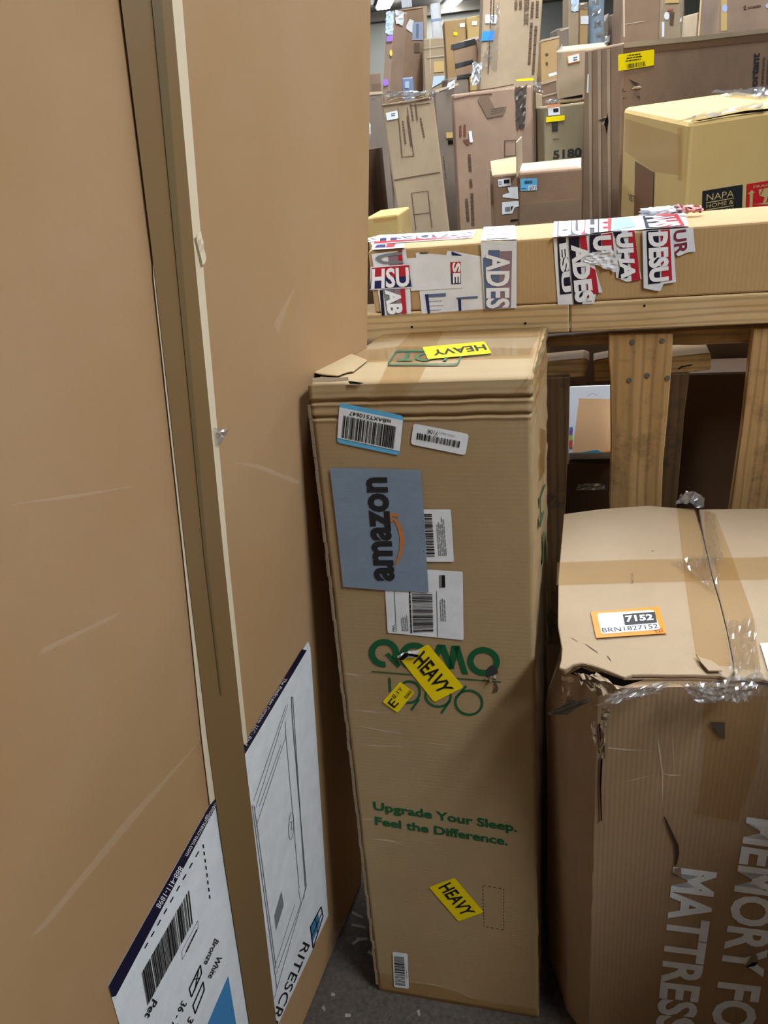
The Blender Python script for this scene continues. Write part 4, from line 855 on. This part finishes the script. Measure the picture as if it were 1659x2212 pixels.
# 5180 carton and the carton on top of it
t, pf, pr, pl_, pt, c = bg('upright_carton', (1175, 231), (1264, 220), 2.95, 'khaki carton printed 5180 with yellow strip and white tag', card('kraft_khaki', (196, 176, 138)), yaw=6, depth=.24)
z5180 = max(v.z for v in c)
st = decal(t, 'inventory_label', rq(cM((740, 280), (872, 262), (878, 350), (748, 365)), .08), pf, WHITE, .004); decal(st, 'black_field', cM((802, 285), (860, 278), (862, 318), (804, 325)), pf, BLACK, .005)
decal(t, 'orange_strip', cM((735, 245), (880, 225), (882, 260), (738, 278)), pf, plain('orange_tape', (222, 150, 104), .5), .003)
decal(t, 'yellow_strip', rq(cM((722, 378), (930, 355), (930, 412), (722, 438)), .1), pf, YEL, .005); decal(t, 'black_print', cM((787, 432), (858, 430), (855, 530), (787, 535)), pf, plain('print_black', (44, 42, 40), .6), .003)
text(t, '5180', cM((800, 845), (1120, 815), (1120, 718), (800, 755)), pf, plain('print_black', (44, 42, 40), .6), .003, bold=.03)
lines(t, cM((800, 640), (890, 632), (890, 605), (800, 615)), pf, 1, BROWNINK, .003)
crumple(t, 'crumpled_film', cM((700, 230), (870, 210), (850, 160), (710, 195)), pf, CRUMP, .01, 6, 4, .012, 68)
ctop = at(1203, 110, 2.98); cB_ = at(1272, 103, 2.98)
t, pf, pr, pl_, pt, c = carton('stacked_carton', ctop, cB_+(cB_-ctop)*.6, V((.12, .42, .03)), 'tan carton with orange-edged tag stacked on the 5180 carton', KR['tan'], zb=z5180+.002)
st = decal(t, 'inventory_label', rq([(1224, 120), (1251, 114), (1253, 133), (1226, 139)], .08), pf, ORANGE, .003); decal(st, 'white_field', rq([(1226, 122), (1250, 116), (1251, 131), (1228, 137)], .08), pf, WHITE, .004); lines(st, [(1238, 133), (1249, 130), (1248, 120), (1237, 123)], pf, 2, BLACK, .005)
crumple(t, 'crumpled_film', [(1200, 112), (1215, 108), (1212, 97), (1203, 100)], pf, CRUMP, .01, 4, 4, .01, 69); crumple(t, 'tape_band', [(1305, 98), (1316, 98), (1318, 80), (1308, 82)], pt, CRUMP, .006, 3, 6, .008, 71)
decal(t, 'base_shadow', [(1206, 214), (1258, 204), (1258, 210), (1225, 214)], pf, DARK, .001)  # shadow at the carton's base painted as a dark strip
# large brown carton with Important print
nr = at(1346, 92, 2.62); fd = V((math.cos(math.radians(30)), math.sin(math.radians(30)), 0)); nn = V((.5, -.866, 0))
rt = hit(1659, 66, (nr, nn)); rt = nr+(rt-nr)*1.5; rt.z = nr.z+(rt-nr).length*0 + (hit(1659, 66, (nr, nn)).z-nr.z)*1.5
lft = V((-.866*.0-.5, .866, 0)).normalized()
dl = (at(1262, 108, 2.62+.2)-nr); dl.z = 0
t, pf, pr, pl_, pt, c = carton('mattress_carton', nr, rt, dl, 'huge dark brown carton printed Important with a yellow barcode sticker', KR['dark'])
cN = cr(1180, 0, 3.463); cO = cr(1540, 90, 13.94)
decal(t, 'pale_fold', [(1346, 92), (1500, 78), (1659, 62), (1659, 70), (1500, 89), (1346, 104)], pf, KR['tan'], .003)
decal(t, 'top_tape', [(1346, 104), (1659, 72), (1659, 88), (1346, 120)], pf, plain('dark_kraft_tape', (104, 76, 52), .5), .002)
st = decal(t, 'yellow_label', rq(cN((530, 410), (800, 370), (797, 490), (532, 533)), .06), pf, YEL, .004, label='bright yellow barcode sticker')
barcode(st, cN((593, 515), (735, 494), (733, 460), (593, 482)), pf, plain('olive_ink', (70, 66, 20), .5), n=20, lift=.005); lines(st, cN((580, 470), (735, 448), (720, 392), (600, 408)), pf, 3, plain('olive_ink', (70, 66, 20), .5), .005)
text(t, 'ortant', cO((1302, 1345), (1378, 348), (1150, 348), (1095, 1345)), pf, plain('print_black', (44, 42, 40), .6), .004, bold=.03, pre='Imp')
for k in range(2): lines(t, cO((1500+150*k, 1290), (1560+130*k, 340), (1500+130*k, 340), (1430+150*k, 1290)), pf, 1, BROWNINK, .004, 130+k, .9)
quads(t, 'corner_marks', strokeq(cN((568, 662), (568, 687), (592, 684)), 1.2)+strokeq(cN((568, 745), (568, 735), (590, 733)), 1.2)+strokeq(cN((695, 650), (697, 668), (675, 672)), 1.2)+strokeq(cN((675, 725), (692, 722), (692, 742)), 1.2), pf, BLACK, .003)
quads(t, 'tear', [cN((610, 590), (650, 610), (690, 628), (665, 645)), cN((390, 900), (430, 880), (440, 895), (410, 915))], pf, plain('tear_brown', (60, 42, 28), .9), .003)
crumple(t, 'torn_lip', cN((635, 668), (690, 668), (690, 645), (640, 648)), pf, KR['tan'], .008, 4, 3, .006, 73)
for k, x in enumerate((1272, 1292, 1312)): quads(t, 'side_score', [[(x, 112-k*3), (x+7, 111-k*3), (x+9, 480), (x+3, 480)]], pl_, KR['tan'], .002)
decal(t, 'white_scrape', [(1271, 160), (1274, 160), (1273, 200), (1269, 200)], pl_, WHITE, .003)
decal(t, 'torn_hole', [(1298, 260), (1312, 254), (1314, 243), (1316, 262), (1312, 290), (1309, 272)], pl_, DARK, .003); crumple(t, 'torn_lip', [(1294, 266), (1308, 270), (1312, 252), (1298, 256)], pl_, KR['tan'], .006, 3, 3, .006, 74)
# yellow carton with black and red print
nr = at(1491, 262, 1.95); rp = at(1659, 236, 2.05); lp = at(1346, 232, 2.34)
rt = nr+(rp-nr)*1.7; dl = lp-nr
t, pf, pr, pl_, pt, c = carton('garden_carton', nr, rt, dl, 'yellow kraft carton with black NAPA panel and red FRAGILE panel', KR['yel'], bevel=.012)
cP = cr(1500, 370, 10.434); PANEL = plain('panel_black', (30, 32, 34), .5); OCH = plain('kraft_show_through', (184, 160, 106), .6)
st = decal(t, 'black_panel', cP((178, 445), (1080, 298), (1060, 1000), (160, 1150)), pf, PANEL, .0015)
text(st, 'NAPA', cP((255, 668), (868, 568), (878, 425), (262, 520)), pf, OCH, .0024, bold=.0); text(st, 'HOME &', cP((250, 830), (862, 728), (868, 640), (255, 742)), pf, OCH, .0024)
quads(st, 'gold_rule', [cP((245, 702), (875, 592), (873, 612), (245, 722)), cP((245, 862), (862, 762), (862, 782), (245, 882))], pf, OCH, .0024)
text(st, 'GARDEN', cP((255, 1000), (860, 905), (862, 815), (255, 905)), pf, OCH, .0024)
st = decal(t, 'red_panel', cP((1178, 290), (2150, 130), (2120, 760), (1145, 1000)), pf, plain('panel_red', (186, 24, 32), .5), .0015)
text(st, 'FRAG', cP((1308, 385), (1690, 325), (1690, 270), (1310, 330)), pf, OCH, .0024, bold=.02, post='ILE')
quads(st, 'arrow_up', [cP((1178, 520), (1275, 418), (1348, 485)), cP((1235, 505), (1305, 490), (1285, 900), (1215, 910))], pf, OCH, .0024)
quads(st, 'glass_mark', [cP((1430, 410), (1520, 392), (1490, 470), (1440, 540)), cP((1545, 388), (1800, 345), (1760, 520), (1560, 585), (1440, 545), (1500, 500)), cP((1575, 570), (1640, 560), (1600, 690), (1520, 720)), cP((1310, 748), (1520, 715), (1740, 680), (1620, 745))], pf, OCH, .0024)
cQ = cr(1330, 180, 5.043)
decal(t, 'brown_tape_patch', cQ((222, 845), (425, 968), (415, 1330), (210, 1450)), pl_, plain('brown_patch', (118, 86, 62), .5), .003)
decal(t, 'packing_tape', cQ((110, 380), (720, 560), (700, 1000), (430, 960), (110, 740)), pl_, PALET, .004); decal(t, 'corner_tape', cQ((695, 480), (742, 480), (740, 1060), (695, 1050)), pl_, BTAPE, .005)
text(t, 'VET', cQ((150, 1280), (215, 1290), (215, 1230), (150, 1200)), pl_, plain('print_black', (44, 42, 40), .6), .003)
crumple(t, 'crumpled_film', cQ((760, 430), (1659, 280), (1659, 235), (790, 390)), pt, CRUMP, .006, 16, 3, .006, 75, .15); crumple(t, 'crumpled_film', cQ((1200, 150), (1659, 190), (1659, 70), (1060, 110)), pt, CRUMP, .006, 14, 5, .006, 76, .1)
quads(t, 'torn_seam', [cQ((850, 410), (1250, 330), (1400, 300), (1659, 275), (1659, 300), (1400, 330), (1250, 345), (900, 412))], pf, DARK, .003)

# --- far left group
bgd = bg
t, pf, pr, pl_, pt, c = bgd('upright_carton', (836, 27), (852, 25), 4.1, 'thin pale carton capped with white film and purple stickers', KR['rose'], yaw=35, bl=(826, 192), depth=.12)
c8x = cr(800, 0, 9.76)
crumple(t, 'white_film', c8x((330, 690), (490, 760), (505, 240), (350, 250)), pf, paper('pale_blue_film', (196, 214, 236), .3), .004, 4, 10, .005, 81); crumple(t, 'white_film', c8x((520, 500), (680, 540), (690, 240), (505, 220)), pr, WHITE, .004, 4, 6, .005, 82)
PUR = plain('purple_sticker', (168, 120, 214), .4)
decal(t, 'purple_sticker', c8x((355, 770), (490, 740), (480, 870), (355, 885)), pf, PUR, .006); decal(t, 'purple_dot', c8x(*ell(335, 1740, 62, 75)), pf, PUR, .006); decal(t, 'yellow_dot', c8x(*ell(450, 1120, 30, 68)), pf, plain('dull_yellow', (230, 206, 90), .5), .006)
t, pf, pr, pl_, pt, c = bgd('open_carton', (862, 22), (919, 13), 4.5, 'dark open-sided carton with grey and white labels inside', KR['dark'], yaw=4, bl=(860, 190), depth=.22)
decal(t, 'side_lip', c8x((1110, 140), (1195, 140), (1190, 860), (1140, 860)), pf, KR['tan'], .006); decal(t, 'top_lip', c8x((640, 200), (1180, 120), (1180, 150), (640, 225)), pf, KR['tan'], .006)
decal(t, 'grey_label', c8x((890, 470), (1115, 460), (1115, 840), (880, 850)), pf, plain('grey_label', (132, 140, 160), .5), .005); decal(t, 'grey_bar', c8x((965, 510), (1020, 505), (1015, 810), (965, 815)), pf, plain('slate_bar', (84, 100, 120), .5), .006); decal(t, 'white_label', c8x((830, 400), (915, 440), (880, 700), (735, 590)), pf, plain('dull_white', (206, 204, 204), .5), .005)
decal(t, 'brown_print', c8x((920, 910), (1040, 910), (1040, 1110), (920, 1110)), pf, BROWNINK, .004)
zbin = at(868, 168, 3.95).z-.16
carton('storage_carton', V((at(866, 180, 3.95).x, 3.93, zbin)), V((at(894, 180, 3.95).x, 3.93, zbin)), V((.0, .15, 0)), 'narrow tan carton standing under the blue-grey plastic bin', KR['tan'])
t, pf, pr, pl_, pt, c = bgd('plastic_bin', (868, 168), (892, 166), 3.95, 'small blue-grey plastic bin between the upright cartons', plain('bin_blue_grey', (112, 124, 150), .4), yaw=4, depth=.1, zb=zbin+.002)
t['category'] = 'bin'; decal(t, 'bin_label', c8x((730, 1720), (820, 1710), (815, 1860), (730, 1860)), pf, plain('bin_label', (160, 176, 200), .4), .004)
t, pf, pr, pl_, pt, c = bgd('upright_carton', (914, 84), (959, 80), 4.25, 'light carton bound with tape bands and a pale blue label', KR['tan'], yaw=4, bl=(918, 200), depth=.2)
for q in (c8x((1240, 810), (1275, 810), (1270, 1560), (1250, 1560)), c8x((1130, 1010), (1550, 960), (1550, 980), (1130, 1030)), c8x((1200, 1200), (1560, 1160), (1560, 1180), (1200, 1225))): decal(t, 'tape_band', q, pf, FLI, .005)
decal(t, 'pale_label', c8x((1330, 1610), (1560, 1590), (1560, 1700), (1300, 1850)), pf, plain('pale_blue_label', (196, 216, 232), .4), .005); decal(t, 'tan_patch', c8x((1340, 1300), (1550, 1290), (1550, 1510), (1340, 1530)), pf, KR['yel'], .004)
# white wrapped tubes standing behind
def tube(name, x, y, r, z0, z1, mat, label, cat='tube'):
    vs = []; fs = []; n = 20
    for z in (z0, z1):
        for k in range(n): vs.append(V((x+r*math.cos(k*2*math.pi/n), y+r*math.sin(k*2*math.pi/n), z)))
    for k in range(n): fs.append((k, (k+1) % n, n+(k+1) % n, n+k))
    fs += [tuple(reversed(range(n))), tuple(range(n, 2*n))]
    t = thing(name, V((x, y, z0)), label, cat); mk('tube_body', vs, fs, mat, t, False); return t
p = at(940, 8, 4.9); t = tube('wrapped_tube', p.x, p.y, .027, 0, p.z, WHITE, 'white wrapped tube standing behind the tape-bound carton')
p2 = at(941, 44, 4.9); vs = []; fs = []
for z in (-.006, .006):
    for k in range(16): vs.append(V((p.x+.029*math.cos(k*math.pi/8), p.y+.029*math.sin(k*math.pi/8), p2.z+z)))
for k in range(16): fs.append((k, (k+1) % 16, 16+(k+1) % 16, 16+k))
mk('band', vs, fs, plain('band_blue', (150, 170, 200), .4), t)
A = at(864, 16, 5.2); B = at(887, 15, 5.2)
t, *_ = carton('white_carton', A+UP*.35, B+UP*.35, V((.02, .1, 0)), 'slim white carton rising behind the dark open-sided carton', plain('white_board', (232, 234, 240), .5), zb=0) if False else (None,)
# hanging white sign board on the ceiling
A = at(864, -40, 5.6); B = at(886, -42, 5.6); zb_ = at(875, 16.5, 5.6).z
t = thing('hanging_sign', V(((A.x+B.x)/2, A.y, zb_)), 'plain white sign board hanging from the ceiling beside the lamps', 'sign')
hexa('board', [V((A.x, A.y, CEIL-.0)), V((B.x, B.y, CEIL)), V((B.x, B.y, zb_)), V((A.x, A.y, zb_)), V((A.x, A.y+.02, CEIL)), V((B.x, B.y+.02, CEIL)), V((B.x, B.y+.02, zb_)), V((A.x, A.y+.02, zb_))], plain('white_board', (232, 234, 240), .5), t, .002)
# row of plain cartons
c11 = cr(920, 0, 11.06)
t, pf, pr, pl_, pt, c = bgd('upright_carton', (959, 45), (1006, 39), 4.6, 'ochre carton with yellow dot and small white tag', KR['shade'], yaw=4, depth=.2)
decal(t, 'yellow_dot', c11(*ell(705, 808, 55, 48)), pf, YEL, .005); decal(t, 'white_tag', c11((805, 560), (930, 545), (932, 645), (810, 660)), pf, WHITE, .005)
t, pf, pr, pl_, pt, c = bgd('upright_carton', (1007.5, 38), (1046, 30), 4.55, 'ochre carton with a single white tag beside the tallest carton', KR['yel'], yaw=4, depth=.2)
decal(t, 'white_tag', c11((1105, 505), (1222, 500), (1215, 605), (1095, 605)), pf, WHITE, .005); crumple(t, 'crumpled_film', c11((1200, 425), (1310, 415), (1310, 380), (1205, 370)), pf, CRUMP, .006, 4, 3, .008, 83)
zsup = at(985, 168, 3.98).z
carton('storage_carton', V((at(966, 168, 3.94).x, 3.94, zsup)), V((at(1012, 168, 3.94).x, 3.94, zsup)), V((.0, .22, 0)), 'plain carton hidden under the carton with black tape bands', KR['grey'])
A = at(975, 98, 3.95); B = at(1027, 86, 3.95)
t, pf, pr, pl_, pt, c = carton('banded_carton', A, B, V((.11, .16, .03)), 'tilted carton wound with wide black tape bands', KR['dark'], lean_of(A, at(985, 166, 3.94)), zb=zsup+.002)
BT = plain('black_tape', (40, 44, 44), .3)
for q in (c11((600, 1075), (1175, 925), (1195, 1045), (590, 1205)), c11((690, 1530), (1118, 1428), (1135, 1500), (700, 1630)), c11((740, 1830), (1045, 1755), (1045, 1850), (740, 1890))): decal(t, 'black_tape_band', q, pf, BT, .004)
decal(t, 'cream_side', c11((1195, 970), (1340, 990), (1310, 1480), (1262, 1490)), pr, FLI, .003)
t, pf, pr, pl_, pt, c = bgd('upright_carton', (938, 196), (984, 183), 3.5, 'grey-brown carton with pale top edge behind the leaning tan carton', KR['grey'], yaw=0, depth=.22)
decal(t, 'pale_edge', [(940, 194), (990, 179), (990, 184), (940, 200)], pf, FLI, .003); decal(t, 'hand_hole', [(967, 303), (982, 302), (982, 310), (968, 311)], pf, DARK, .003); decal(t, 'pale_board', [(963, 286), (983, 285), (982, 297), (964, 299)], pf, KR['yel'], .004)
crumple(T3, 'plastic_bag', [(1016, 184), (1034, 184), (1041, 138), (1020, 136)], PF3, MILK, .02, 5, 8, .02, 84, label='milky plastic bag')
crumple(t, 'crumpled_film', [(962, 196), (980, 190), (983, 172), (966, 180)], pf, WHITE, .01, 4, 3, .02, 85)
# left edge, low
t, pf, pr, pl_, pt, c = bgd('upright_carton', (790, 161), (820, 156), 4.75, 'pinkish carton with a dark open top beside the thin pale carton', card('kraft_pink', (208, 172, 144)), yaw=4, depth=.2)
decal(t, 'dark_opening', [(803, 182), (822, 180), (822, 196), (803, 198)], pf, KR['dark'], .004)
t, pf, pr, pl_, pt, c = bgd('storage_carton', (780, 204), (828, 199), 3.7, 'grey carton low beside the leaning tan carton', KR['grey'], yaw=4, depth=.2)
decal(t, 'pale_edge', [(790, 199), (826, 197), (826, 203), (790, 206)], pf, FLI, .003); decal(t, 'scuff', [(804, 210), (810, 209), (810, 211), (804, 212)], pf, GREYINK, .004)
p = at(805, 325, 3.05)
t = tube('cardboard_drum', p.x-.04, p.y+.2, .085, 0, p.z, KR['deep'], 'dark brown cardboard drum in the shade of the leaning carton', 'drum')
A = at(790, 470, 2.45); B = at(859, 462, 2.45)
t, pf, pr, pl_, pt, c = carton('storage_carton', A, B, V((.05, .16, 0)), 'low yellowish carton with glossy tape at the foot of the leaning tan carton', KR['yel'], zb=0)
decal(t, 'packing_tape', [(806, 470), (858, 462), (858, 474), (806, 482)], pf, BTAPE, .003)
p = at(818, 300, 3.1)
vs = []; fs = []; bm = bmesh.new(); bmesh.ops.create_icosphere(bm, subdivisions=3, radius=.06)
vs = [V(v.co)*(1+.35*noise.noise(V(v.co)*28)) for v in bm.verts]; vs = [V((v.x, v.y*.9, v.z*1.0))+V((p.x-.07, p.y+.15, 0)) for v in vs]; fs = [tuple(v.index for v in f.verts) for f in bm.faces]; bm.free()
zt_ = bpy.data.objects['cardboard_drum'].children[0].bound_box
drum_top = at(805, 325, 3.05).z
mn = min(v.z for v in vs); vs = [v+V((0, 0, drum_top-mn-.004)) for v in vs]
t = thing('plastic_bag', V((p.x-.07, p.y+.15, drum_top)), 'crumpled grey plastic bag lying on the cardboard drum', 'bag'); mk('bag_body', vs, fs, MILK, t)

# --- far right group
c12 = cr(1200, 0, 6.9125); c13 = cr(1420, 0, 6.941)
t, pf, pr, pl_, pt, c = bgd('upright_carton', (1228, -8), (1251, -11), 4.6, 'slim tan carton with pale blue film over its top', KR['tan'], yaw=4, depth=.16)
crumple(t, 'pale_film', c12((240, 170), (340, 170), (350, -40), (215, -40)), pf, paper('pale_blue_film', (196, 214, 236), .3), .004, 4, 6, .005, 86)
t, pf, pr, pl_, pt, c = bgd('upright_carton', (1252, 6), (1271, 4), 4.7, 'slim carton with a square white tag beside the blue wrapped roll', KR['shade'], yaw=4, depth=.14)
decal(t, 'white_tag', rq(c12((375, 240), (490, 237), (488, 362), (375, 365)), .1), pf, WHITE, .005); crumple(t, 'clear_cap', c12((360, 140), (485, 135), (480, 45), (365, 50)), pf, CRUMP, .004, 4, 4, .005, 87)
p = at(1288, 40, 4.8); t = tube('wrapped_roll', p.x, p.y, .04, 0, p.z+.4, paper('blue_grey_plastic', (140, 158, 172), .25), 'tall roll wrapped in shiny blue-grey plastic', 'roll')
PRL = (V((p.x, p.y-.042, 0)), V((0, -1, 0)))
for k, (x, y) in enumerate(((610, 180), (635, 345), (655, 515), (595, 20))): crumple(t, 'plastic_wrinkle', c12((x-60, y+50), (x+50, y+40), (x+50, y-40), (x-60, y-40)), PRL, CRUMP, .006, 4, 3, .004, 90+k, .15)
t, pf, pr, pl_, pt, c = bgd('upright_carton', (1308, 45), (1316, 27), 4.9, 'narrow brown carton end behind the blue wrapped roll', KR['grey'], yaw=4, depth=.2)
t, pf, pr, pl_, pt, c = bgd('upright_carton', (1327, 28), (1352, 26), 4.85, 'small dark carton beside the plain broad carton', KR['dark'], yaw=4, depth=.2)
t, pf, pr, pl_, pt, c = bgd('upright_carton', (1345, -40), (1430, -50), 4.0, 'plain broad carton rising above the huge dark brown carton', KR['dark'], yaw=4, depth=.16)
decal(t, 'pale_edge', [(1345, -20), (1349, -20), (1350, 80), (1346, 80)], pf, FLI, .003); quads(t, 'scratch', strokeq(c12((1040, 365), (1180, 340), (1320, 315)), 1.4), pf, FLI, .003)
t, pf, pr, pl_, pt, c = bgd('upright_carton', (1431, -30), (1481, -36), 4.3, 'light carton with red mark and worn dark label', KR['tan'], yaw=4, depth=.22)
decal(t, 'dark_label', c13((185, 180), (255, 180), (235, 380), (180, 370)), pf, BROWNINK, .004); decal(t, 'red_mark', c13((145, 135), (240, 125), (235, 150), (150, 170)), pf, plain('dull_red', (176, 96, 84), .5), .004); decal(t, 'film_patch', c13(*ell(135, 240, 38, 60)), pf, WHITE, .004); decal(t, 'white_edge', c13((65, 330), (100, 330), (100, 550), (65, 560)), pf, WHITE, .004); decal(t, 'yellow_flap', c13((110, -40), (320, -40), (320, 45), (110, 55)), pf, KR['yel'], .005)
crumple(t, 'film_side', [(1468, 75), (1478, 75), (1479, -20), (1468, -20)], pf, CLEAR, .004, 4, 10, .006, 95)
t, pf, pr, pl_, pt, c = bgd('upright_carton', (1507, 27), (1546, 23), 6.0, 'far carton with dark tape across its top edge', KR['tan'], yaw=-6, depth=.3)
decal(t, 'dark_tape', c13((625, 215), (850, 180), (850, 325), (640, 345)), pf, KR['dark'], .004)
t, pf, pr, pl_, pt, c = bgd('upright_carton', (1541, -30), (1551, -32), 4.9, 'narrow pale carton edge beside the carton with small logo', KR['yel'], yaw=4, depth=.2)
t, pf, pr, pl_, pt, c = bgd('upright_carton', (1557, -30), (1700, -45), 4.2, 'wide brown carton with small dark logo and pale corner tape', KR['rose'], yaw=4, depth=.25)
decal(t, 'pale_corner', [(1557, -20), (1570, -21), (1570, 66), (1557, 67)], pf, KR['yel'], .003); decal(t, 'blue_sticker', c13(*ell(1005, 125, 38, 58)), pf, plain('pale_blue_sticker', (170, 190, 236), .4), .005); decal(t, 'blue_sticker', c13(*ell(1650, 88, 35, 35)), pf, plain('pale_blue_sticker', (170, 190, 236), .4), .005)
decal(t, 'logo_mark', c13((1285, 95), (1325, 75), (1325, 140), (1290, 150)), pf, BROWNINK, .004); lines(t, c13((1350, 135), (1585, 95), (1585, 65), (1350, 105)), pf, 1, BROWNINK, .004, 99, .9)
t, pf, pr, pl_, pt, c = bgd('upright_carton', (1168, 88), (1209, 78), 4.1, 'brown carton with two dark spots beside the tallest carton', KR['shade'], yaw=4, depth=.2)
decal(t, 'pale_edge', [(1168, 86), (1208, 77), (1208, 81), (1168, 91)], pf, FLI, .003); decal(t, 'dark_spot', ell(1181, 117, 3, 2.4), pf, BROWNINK, .004); decal(t, 'dark_spot', ell(1181, 137, 2.4, 3), pf, BROWNINK, .004)
t, pf, pr, pl_, pt, c = bgd('open_carton', (1168, 178), (1206, 170), 3.5, 'small brown carton with pale rim between the tallest and the 5180 carton', KR['dark'], yaw=4, depth=.2)
quads(t, 'pale_rim', strokeq([(1170, 182), (1202, 172), (1203, 200), (1172, 208)], 2.4), pf, FLI, .004); decal(t, 'white_edge', [(1184, 160), (1202, 155), (1203, 161), (1186, 166)], pf, WHITE, .004)
t, pf, pr, pl_, pt, c = bgd('upright_carton', (1203, 62), (1228, 58), 4.4, 'tan carton with frayed corner beside the slim blue-capped carton', KR['grey'], yaw=4, depth=.2)
decal(t, 'pale_edge', [(1208, 64), (1228, 58), (1228, 62), (1212, 68)], pf, FLI, .003)

# ================================================================ unseen cartons added beside and behind the camera to dim the light lower down
def aisle(name, x0, x1, y0, y1, h, label, mat):
    t, pf, *_ = carton(name, V((x0, y0, h)), V((x1, y0, h)), V((0, y1-y0, 0)), label, mat); return t
aisle('storage_carton', 1.0, 1.5, -.8, .45, 1.85, 'tall unseen carton added beside the MEMORY FOAM carton to block light', KR['tan'])
aisle('storage_carton', -.9, -.1, -1.6, -.85, 1.55, 'broad unseen dark carton added opposite the bed carton to block light', KR['dark'])
aisle('storage_carton', .0, .8, -1.7, -.9, 1.25, 'low wide unseen tan carton added next to the broad dark one to block light', KR['tan'])

# ================================================================ litter on the floor
for k, (x, y, a, L) in enumerate(((772, 1978, 35, .03), (775, 2002, 20, .035), (782, 2030, 5, .025), (770, 2035, -30, .02), (800, 2060, 40, .012), (752, 2195, 10, .012), (700, 2180, 60, .01), (905, 2190, 80, .012), (720, 2150, 20, .008))):
    p = atz(x, y, .0); a = math.radians(-a); d = V((math.cos(a), math.sin(a), 0)); n = V((-d.y, d.x, 0)); w_ = .003
    o = mk('paper_scrap', [p-d*L/2-n*w_+UP*.001, p+d*L/2-n*w_*.6+UP*.001, p+d*L/2+n*w_*.6+UP*.004, p-d*L/2+n*w_+UP*.0035, p-d*L/2-n*w_+UP*.0018, p+d*L/2-n*w_*.6+UP*.0018, p+d*L/2+n*w_*.6+UP*.0048, p-d*L/2+n*w_+UP*.0043], [(0, 1, 2, 3), (7, 6, 5, 4), (0, 4, 5, 1), (1, 5, 6, 2), (2, 6, 7, 3), (3, 7, 4, 0)], plain('scrap_grey', (150, 142, 130), .7))
    tag(o, 'thin pale paper scrap lying on the dark floor', 'scrap', 'paper scraps on the floor')
S.cycles.max_bounces = 6; S.cycles.diffuse_bounces = 4; S.cycles.glossy_bounces = 2; S.cycles.transmission_bounces = 2; S.cycles.transparent_max_bounces = 12
